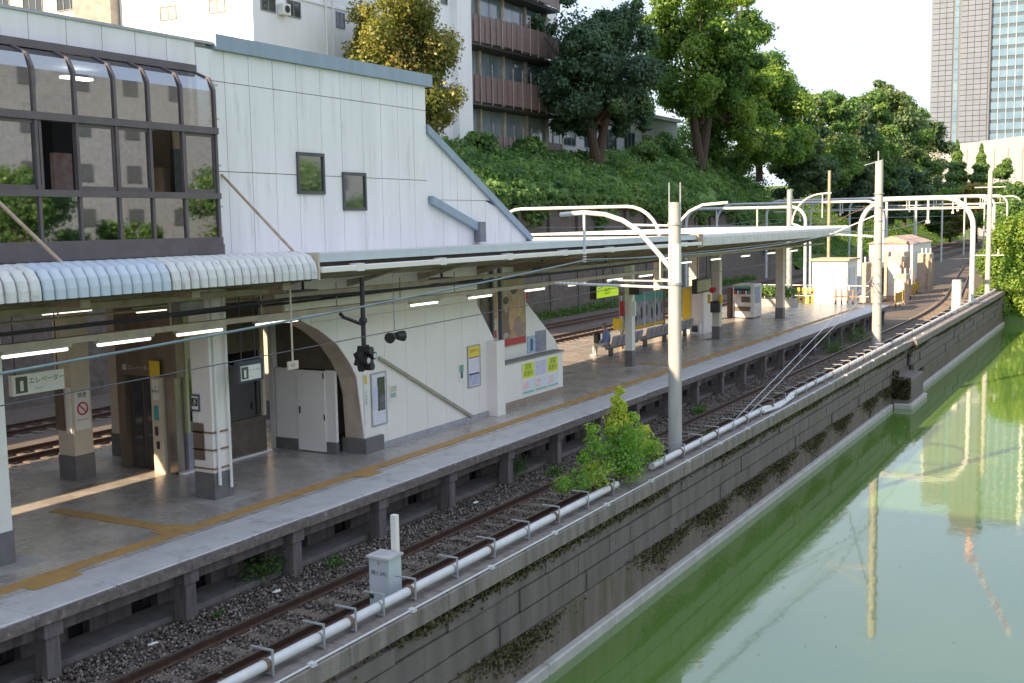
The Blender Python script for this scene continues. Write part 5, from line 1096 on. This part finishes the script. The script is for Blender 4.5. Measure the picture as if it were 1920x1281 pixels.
# hotel tower with stepped top, crane on its roof
Tw = empty('office_tower', (-56, 460, -3), 'tall office tower with beige grid facade and blue glass side', 'tower')
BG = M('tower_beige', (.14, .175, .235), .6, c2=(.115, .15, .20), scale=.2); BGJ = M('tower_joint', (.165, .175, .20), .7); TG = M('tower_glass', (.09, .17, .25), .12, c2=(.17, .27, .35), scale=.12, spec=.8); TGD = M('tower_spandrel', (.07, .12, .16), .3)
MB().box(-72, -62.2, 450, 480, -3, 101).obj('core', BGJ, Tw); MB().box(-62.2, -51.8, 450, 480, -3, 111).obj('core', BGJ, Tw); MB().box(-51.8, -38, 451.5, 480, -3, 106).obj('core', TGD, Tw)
pmh = MB().box(-1.13, 1.13, -.35, 0, 0, 1.72).mesh('facade_panel', BG); gms = MB().box(-.75, .75, -.2, 0, 0, 3.6).mesh('glass_strip', TG); gmp = MB().box(-1.32, 1.32, -.2, 0, 0, 2.55).mesh('glass_pane', TG)
for k in range(40):
    z = 26+1.9*k
    for X in (-70.75, -68.35, -65.95) if z < 99 else (): piece(pmh, 'facade_panel', (X, 450, z), Tw)
    for X in (-60.9, -58.5, -56.1, -53.7) if z < 109 else (): piece(pmh, 'facade_panel', (X, 450, z), Tw)
for k in range(20):
    z = 26+3.8*k; piece(gms, 'glass_strip', (-63.5, 450.05, z), Tw)
    for j in range(5): piece(gmp, 'glass_pane', (-50.3+2.75*j, 451.5, z), Tw)
for j in range(6): MB().box(-51.75+2.75*j, -51.6+2.75*j, 451.1, 451.3, 20, 105).obj('mullion', PALEBL, Tw)
MB().box(-38, -37.2, 450, 480, -3, 106).obj('edge_column', SIGNW, Tw); MB().box(-72.4, -71.9, 449.8, 480, -3, 101.5).obj('edge_column', BG, Tw)
t = empty('roof_crane', (-56, 460, 111), 'red and white construction crane mirrored in the moat above the tower', 'crane')
for k in range(6): MB().box(-57, -55, 459, 461, 111+2*k, 112.9+2*k).obj('mast_section', RED if k % 2 else SIGNW, t)
for k in range(10): MB().tube([(-55+1.5*k, 460, 122+3*k), (-53.6+1.5*k, 460, 124.8+3*k)], .5, 6).obj('jib_section', SIGNW if k % 2 else RED, t)
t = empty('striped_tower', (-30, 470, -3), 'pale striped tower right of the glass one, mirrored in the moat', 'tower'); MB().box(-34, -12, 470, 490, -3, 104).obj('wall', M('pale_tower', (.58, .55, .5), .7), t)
for j in range(9): MB().box(-33.2+2.4*j, -32.2+2.4*j, 469.8, 469.99, 10, 102).obj('window_strip', GLASSD, t)
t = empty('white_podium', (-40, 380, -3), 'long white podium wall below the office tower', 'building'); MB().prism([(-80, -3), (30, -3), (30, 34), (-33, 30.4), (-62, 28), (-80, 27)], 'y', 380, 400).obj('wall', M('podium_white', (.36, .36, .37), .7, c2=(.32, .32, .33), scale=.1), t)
for j in range(8): MB().box(-58+4*j, -57.7+4*j, 379.8, 379.99, 0, 27).obj('rib', M('podium_rib', (.30, .30, .31), .7), t)

# ------------------------------------------------------------------ trees
def tree(name, base, crowns, n, size, mat, label, tr=.3, limbs=6, flat=.8, sub=14, rsub=(.24, .36), group='trees on the hillside', tint=0, lean=(0, 0), cat='tree', fork=False):
    t = empty(name, base, label, cat, group); B0 = np.array(base); P = []; N = []; T = []
    tot = sum(r[0]*r[1]+r[0]*r[2]+r[1]*r[2] for _, r in crowns); heads = []
    for c, r in crowns:
        c = np.array(c, float); r = np.array(r, float); k = max(6, int(sub*len(crowns)**-.3)); nn = int(n*(r[0]*r[1]+r[0]*r[2]+r[1]*r[2])/tot)
        d = rng.normal(size=(k, 3)); d /= np.linalg.norm(d, axis=1, keepdims=True); rad = rng.uniform(.5, .98, k)[:, None]
        cs_ = c+d*rad*r; rs_ = rng.uniform(*rsub, k)*r.mean()*rng.choice([.7, 1, 1.15], k)
        w = rs_**2; per_ = np.maximum((nn*.92*w/w.sum()).astype(int), 5)
        p = blob_points(cs_, rs_, per_, flat, .35); P.append(p[0]); N.append(p[1]); T.append(p[2])
        p = blob_points([c], [r.mean()*.72], [max(5, int(nn*.08))], flat, .1); P.append(p[0]); N.append(p[1]); T.append(p[2])
        heads.append((c, cs_))
    P, N, T = np.concatenate(P), np.concatenate(N), np.concatenate(T)
    o = bpy.data.objects.new('crown', leaves_mesh('crown', P, N, size, mat, np.clip(T+tint, 0, 1), .62)); col.objects.link(o); o.parent = t
    b = MB(); c0 = np.array(crowns[0][0], float); h = c0[2]
    if fork:
        for s in (-1, 1): b.tube([(0, 0, -.6), (s*.5*tr, s*1.2*tr, h*.25), (s*1.2*tr+c0[0], s*3.5*tr+c0[1], h*.75), (c0[0]+s*tr, c0[1]+s*5*tr, h)], [tr, tr*.8, tr*.55, tr*.25], 9)
    else: b.tube([(0, 0, -.6), (c0[0]*.3, c0[1]*.3, h*.4), (c0[0]*.8, c0[1]*.8, h*.8), (c0[0], c0[1], h*1.1)], [tr, tr*.8, tr*.55, tr*.15], 9)
    b.obj('trunk', BARK, None, base=(0, 0, 0)).parent = t
    lb = MB()
    for c, cs_ in heads:
        for q in cs_[:limbs]: a = np.array([c0[0]*.5, c0[1]*.5, h*random.uniform(.35, .8)]); m_ = (a+q)/2+np.array([0, 0, .2]); lb.tube([tuple(a), tuple(m_), tuple(q)], [tr*.35, tr*.22, tr*.07], 6)
    lb.obj('limb', BARK, None, base=(0, 0, 0)).parent = t
    return t
LG = leaf_mat('leaf_mid_green', (.065, .15, .04), (.12, .25, .06), (.24, .38, .09), .5)
LD = leaf_mat('leaf_dark_green', (.07, .13, .075), (.10, .19, .095), (.17, .28, .11), .45)
LY = leaf_mat('leaf_yellow_green', (.11, .15, .03), (.24, .27, .05), (.50, .40, .11), .5)
LB = leaf_mat('leaf_bright_green', (.08, .19, .035), (.17, .32, .05), (.33, .46, .075), .55)
LP = leaf_mat('leaf_pine', (.065, .125, .065), (.105, .185, .08), (.20, .27, .09), .42)
tree('camellia_tree', (-42, 60, 12.0), [((0, 0, 4.6), (3.6, 3.6, 4.6)), ((-.3, .3, 7.4), (2.6, 2.6, 2.0)), ((.5, 1.6, 2.4), (2.8, 2.6, 2.6)), ((-.4, -1.8, 2.8), (2.4, 2.4, 2.6)), ((.6, 1.8, 6.2), (2.2, 2.2, 2.2))], 42000, .24, LY, 'dense yellowish green tree in front of the white block', .25, flat=1.0, sub=34)
tree('cherry_tree', (-42, 90, 11.9), [((0, 0, 8.2), (5.2, 5.2, 5.0)), ((-1, -2.6, 11.0), (3.4, 3.2, 2.6)), ((1, 2.6, 11.4), (3.6, 3.4, 2.4)), ((.8, -4.0, 5.0), (3.0, 2.8, 2.2)), ((1, 3.8, 4.6), (3.4, 3.6, 2.6)), ((.5, -3.6, 8), (2.8, 2.6, 2.4)), ((.5, 4, 8), (3, 3, 2.6)), ((-2, 1, 4.2), (3, 3, 2))], 60000, .34, LD, 'big dark green tree with ivy covered twin trunk beside the brown balconies', .5, sub=26, fork=True)
tree('zelkova_tree', (-43, 119, 12.6), [((0, 0, 12.0), (7.2, 7.2, 5.8)), ((0, -4, 15.5), (4.8, 4.8, 3.4)), ((.5, 3, 16.4), (5, 5, 3.0)), ((1.5, 7, 11.5), (5, 5, 4.8)), ((1, 7.5, 6.0), (4.4, 4.8, 3.8)), ((1.5, -5.5, 9), (4.4, 4.4, 3.8)), ((2, 10, 3.0), (4, 4.6, 3.2)), ((-1, -3, 7), (4, 4, 2.4)), ((1, 3.5, 6.5), (4.4, 4.4, 3))], 72000, .42, LB, 'large light green tree with spreading limbs in the middle of the hillside', .6, sub=24, fork=True)
tree('zelkova_tree', (-45, 147, 12.0), [((0, 0, 9.5), (6.6, 6.6, 5.8)), ((0, 4, 10), (4.8, 4.8, 4.2)), ((1, -4, 11.8), (4.8, 4.8, 3.6)), ((2, 2, 4), (5.4, 5.4, 3.8)), ((2, -5, 5), (5, 5, 3.6))], 46000, .46, LB, 'light green tree right of the largest one, lower against the sky', .5, sub=24)
tree('pine_tree', (-43.5, 160, 9.5), [((0, 0, 8), (4.8, 4.8, 4.8)), ((0, 1, 12.0), (3.6, 3.6, 3)), ((1, -3, 4.6), (4.4, 4.4, 3)), ((1, 4, 4), (4.8, 4.8, 3)), ((1, 1, 1.6), (4.5, 4.8, 2.2))], 32000, .5, LP, 'dark leaning pine at the right end of the light green trees', .45, flat=.6, sub=22)
for i, (X, Y, z, h, r, mt, ti, lab) in enumerate(((-43.5, 175, 9, 16.5, 6.0, LG, .05, 'rounded tree with sunlit top behind the dark pine'), (-44, 191, 9, 17, 6.4, LP, .1, 'dark tree standing over the white arches'), (-44.5, 208, 9, 20, 7.0, LG, .12, 'tall sunlit tree left of the tallest in the far row'), (-45.2, 228, 9, 23.5, 7.6, LP, .15, 'tallest tree of the far row'), (-46, 252, 9, 22.5, 8.0, LG, .05, 'broad tree right of the tallest far one'), (-47, 280, 8, 20.5, 8.2, LP, .0, 'dark green tree at the right end of the far row'), (-41, 185, 5, 10, 5.6, LP, -.1, 'low dark tree under the far row left of the tan pole'), (-42.5, 215, 5, 11, 6.5, LD, 0, 'low dark tree under the far row behind the tan pole'), (-44, 245, 5, 12, 7, LD, 0, 'low dark tree under the far row right of the tan pole'))):
    tree('evergreen_tree', (X, Y, z), [((0, 0, h*.55), (r*.9, r*.9, h*.42)), ((.5, -1.5, h*.86), (r*.55, r*.55, h*.15)), ((.5, 2, h*.8), (r*.6, r*.6, h*.18)), ((1, -2.5, h*.3), (r*.75, r*.75, h*.24)), ((1, 2.5, h*.26), (r*.75, r*.75, h*.24))], 24000, .5+.0012*(Y-150), mt, lab, .4, flat=.65, sub=22, tint=ti)
def conifer(X, Y, z, h, r, label):
    t = empty('conifer', (X, Y, z), label, 'tree', 'far conifers'); k = 6000; u = rng.random(k)**.7; a = rng.uniform(0, 6.28, k); rr = r*u*(1+.22*np.sin(u*40))*rng.uniform(.55, 1.05, k)
    P = np.stack([rr*np.cos(a), rr*np.sin(a), h*(1-u)], 1); N = np.stack([np.cos(a), np.sin(a), np.full(k, .8)], 1)+rng.normal(size=(k, 3))*.4
    o = bpy.data.objects.new('crown', leaves_mesh('crown', P, N, .75, LG, np.clip(rng.normal(.6, .2, k), 0, 1))); col.objects.link(o); o.parent = t; tb = MB().tube([(0, 0, -1), (0, 0, h*.9)], [.4, .05], 7).obj('trunk', BARK, None, base=(0, 0, 0)); tb.parent = t
conifer(-41.6, 300, 8, 17, 5.2, 'pointed conifer left of two in front of the white podium'); conifer(-36, 300, 8, 16, 4.6, 'pointed conifer right of two in front of the white podium')
for i, (X, Y, z, h, r, lab) in enumerate(((-50, 296, 4, 12, 6.5, 'bushy tree at the foot of the left conifer'), (-29, 285, 4, 15, 4.5, 'flat topped tree right of the conifers'), (-32, 262, 1, 12.5, 6.5, 'low tree before the flat topped one'), (-38.5, 270, 1, 12, 7, 'low yellowish tree behind the white arches'), (-24, 250, 1, 12, 7, 'low tree at the right edge above the bushes'), (-16, 280, 2, 16, 7, 'taller tree at the right edge of the picture'), (-44, 300, 1, 13, 7, 'low tree where the tracks vanish'), (-20, 220, 0, 9, 6, 'round low tree above the end of the moat'))):
    tree('roadside_tree', (X, Y, z), [((0, 0, h*.5), (r, r, h*.42)), ((0, 1, h*.85), (r*.6, r*.6, h*.14))], 12000, .6, [LB, LG, LY][i % 3], lab, .3, flat=.75, sub=20, group='far trees before the tower')

# bushes on the bank at the end of the moat
for i, (X, Y, z, rs_, mt, lab) in enumerate(((-9.6, 96.0, -1.6, (2.3, 2.4, 3.0), LB, 'rounded bush touching the end of the moat wall'), (-9.6, 98.4, 1.0, (2.6, 2.6, 3.2), LB, 'upper bush above the end of the moat wall'), (-8.8, 98.8, 3.4, (2.5, 2.4, 3.0), LB, 'topmost yellow green bush by the slim tan pole'), (-4.2, 97.0, -1.7, (2.8, 2.4, 3.4), LY, 'waterside bush right of the wall end'), (-3.4, 99.5, 2.2, (3, 2.6, 3.4), LB, 'upper bush at the right edge of the picture'), (1.5, 98.5, -1.6, (3.2, 2.6, 4), LY, 'waterside bush beyond the right picture edge'))):
    t = empty('bank_bush', (X, Y, z), lab, 'bush', 'bushes at the end of the moat'); R = np.array(rs_); k = 26; d = rng.normal(size=(k, 3)); d /= np.linalg.norm(d, axis=1, keepdims=True); d[:, 2] = np.abs(d[:, 2]); cs_ = d*R*.72+np.array([0, 0, .5])
    P, N, T = blob_points(cs_, np.full(k, R.mean()*.36), [300]*k, .8, .3); o = bpy.data.objects.new('foliage', leaves_mesh('foliage', P, N, .24, mt, np.clip(T+.2, 0, 1), .6)); col.objects.link(o); o.parent = t
    sb = MB()
    for q in cs_[:8]: sb.tube([(0, 0, -.3), tuple(q*.5), tuple(q)], [.09, .06, .02], 6)
    sb.obj('stem', BARK, None, base=(0, 0, 0)).parent = t

# ivy and scrub covering the hillside, spilling over the retaining wall
k = 900; cy = rng.uniform(48, 172, k); cdv = rng.uniform(-.3, 9, k)**1.0; cs_ = []; rs_ = []
for Y, d in zip(cy, cdv):
    w = wall_h(Y); zz = hill_z(max(d, 0), Y, w) if d > .2 else w-rng.uniform(0, 1.1)
    if Y > 142 and d < 2: continue
    cs_.append(np.array([-36.2-off_f(Y)-max(d, -.05), Y, zz+.15])); rs_.append(rng.uniform(.5, 1.15))
for Y in rng.uniform(44, 128, 330):
    w = wall_h(Y); hang = max(0, 1.3*math.sin(Y*.5)+.9*math.sin(Y*1.3+1))
    for q in range(2+int(hang*2)): cs_.append(np.array([-36.15-off_f(Y), Y+rng.normal(0, .3), w+.25-.45*q])); rs_.append(rng.uniform(.35, .6))
P, N, T = blob_points(cs_, rs_, [int(75*r*r+18) for r in rs_], .6, .4)
o = bpy.data.objects.new('hillside_ivy', leaves_mesh('hillside_ivy', P, N, .33, LG, np.clip(T+.05, 0, 1), .7)); col.objects.link(o); tag(o, 'green ivy and scrub covering the slope above the stone wall', 'ivy', kind='stuff')
k = 9000; Yg = rng.uniform(40, 118, k); P = np.stack([-35.4+rng.normal(0, .35, k), Yg, np.abs(rng.normal(0, .22, k))], 1); P[:, 0] -= np.array([off_f(v) for v in Yg])
o = bpy.data.objects.new('trackside_grass', leaves_mesh('trackside_grass', P, rng.normal(size=(k, 3)), .3, WEED, np.clip(rng.normal(.5, .2, k), 0, 1), .25)); col.objects.link(o); tag(o, 'strip of green grass at the foot of the stone wall', 'grass', kind='stuff')
k = 30000; Yg = rng.uniform(125, 340, k); dg_ = rng.uniform(0, 12, k); P = np.stack([-36.3-dg_-np.array([off_f(v) for v in Yg]), Yg, np.array([hill_z(d, v, wall_h(v)) for d, v in zip(dg_, Yg)])+.15], 1)
o = bpy.data.objects.new('slope_grass', leaves_mesh('slope_grass', P, rng.normal(size=(k, 3))+np.array([0, 0, 1.]), .55, LB, np.clip(rng.normal(.4, .2, k), 0, 1), .35)); col.objects.link(o); tag(o, 'bright grass on the slope beside the distant tracks', 'grass', kind='stuff')


k = 14000; Yg = rng.uniform(95, 150, k); Xg = -11-np.array([off_y(v) for v in Yg])+1.5+rng.uniform(0, 9, k); P = np.stack([Xg, Yg, np.interp(Yg, yb, zb)+rng.normal(.1, .25, k)-.3], 1)
o = bpy.data.objects.new('bank_ground_cover', leaves_mesh('bank_ground_cover', P, rng.normal(size=(k, 3))+np.array([0, 0, .6]), .45, LG, np.clip(rng.normal(.5, .22, k), 0, 1), .5)); col.objects.link(o); tag(o, 'green ground cover on the bank behind the end of the wall', 'ground cover', kind='stuff')
for i, (Y, d, r, lab) in enumerate(((104, 6, 1.7, 'round shrub on the slope right of the dark tree'), (112, 7, 1.9, 'shrub left of the light green tree trunk'), (126, 6.5, 2.4, 'broad shrub right of the light green tree trunk'), (134, 6, 2.6, 'tall shrub below the second light green tree'), (142, 5, 2.6, 'shrub on the falling slope before the dark pine'), (80, 7, 1.4, 'low shrub below the brown balconies'), (72, 7, 1.3, 'small shrub at the foot of the white pilaster'), (137, 11, 4.6, 'tall dense shrub filling the gap under the second light green tree'), (150, 10, 4.4, 'dense shrub left of the dark pine'))):
    X = -36.2-off_f(Y)-d; z = hill_z(d, Y, wall_h(Y)); t = empty('slope_shrub', (X, Y, z), lab, 'shrub', 'shrubs on the slope'); kk = 16; dd = rng.normal(size=(kk, 3)); dd /= np.linalg.norm(dd, axis=1, keepdims=True); dd[:, 2] = np.abs(dd[:, 2]); cs2 = dd*r*.7+np.array([0, 0, r*.3])
    P, N, T = blob_points(cs2, np.full(kk, r*.42), [170]*kk, .85, .3); o = bpy.data.objects.new('foliage', leaves_mesh('foliage', P, N, .34, LG, np.clip(T, 0, 1), .6)); col.objects.link(o); o.parent = t
    sb = MB()
    for q in cs2[:5]: sb.tube([(0, 0, -.3), tuple(q*.5), tuple(q)], [.08, .05, .02], 6)
    sb.obj('stem', BARK, None, base=(0, 0, 0)).parent = t

for i, (X, Y, h, r, lab) in enumerate(((39, 52, 13, 5.5, 'near bank tree mirrored in the wall windows'), (41, 63, 9, 4.5, 'second bank tree mirrored in the bay glass'), (38, 74, 13, 6, 'third bank tree mirrored in the bay glass'), (40, 86, 14, 5, 'fourth bank tree mirrored in the left wall window'), (41, 97, 12.5, 5, 'last bank tree mirrored in the right wall window'))):
    tree('bank_tree', (X, Y, -1.5), [((0, 0, h*.6), (r, r, h*.36)), ((0, 1, h*.85), (r*.6, r*.6, h*.14))], 11000, .36, LG, lab, .3, group='trees across the moat')

k = 260; P = np.stack([-9.35+np.abs(rng.normal(0, 2.2, k)), rng.uniform(12, 80, k), np.full(k, WZ+.006)], 1)
o = bpy.data.objects.new('floating_leaves', leaves_mesh('floating_leaves', P, np.tile(np.array([[0, 0, 1.]]), (k, 1))+rng.normal(size=(k, 3))*.05, .055, LY, np.clip(rng.normal(.7, .2, k), 0, 1), .6)); col.objects.link(o); tag(o, 'tiny fallen leaves floating on the moat near the wall', 'leaves', kind='stuff')
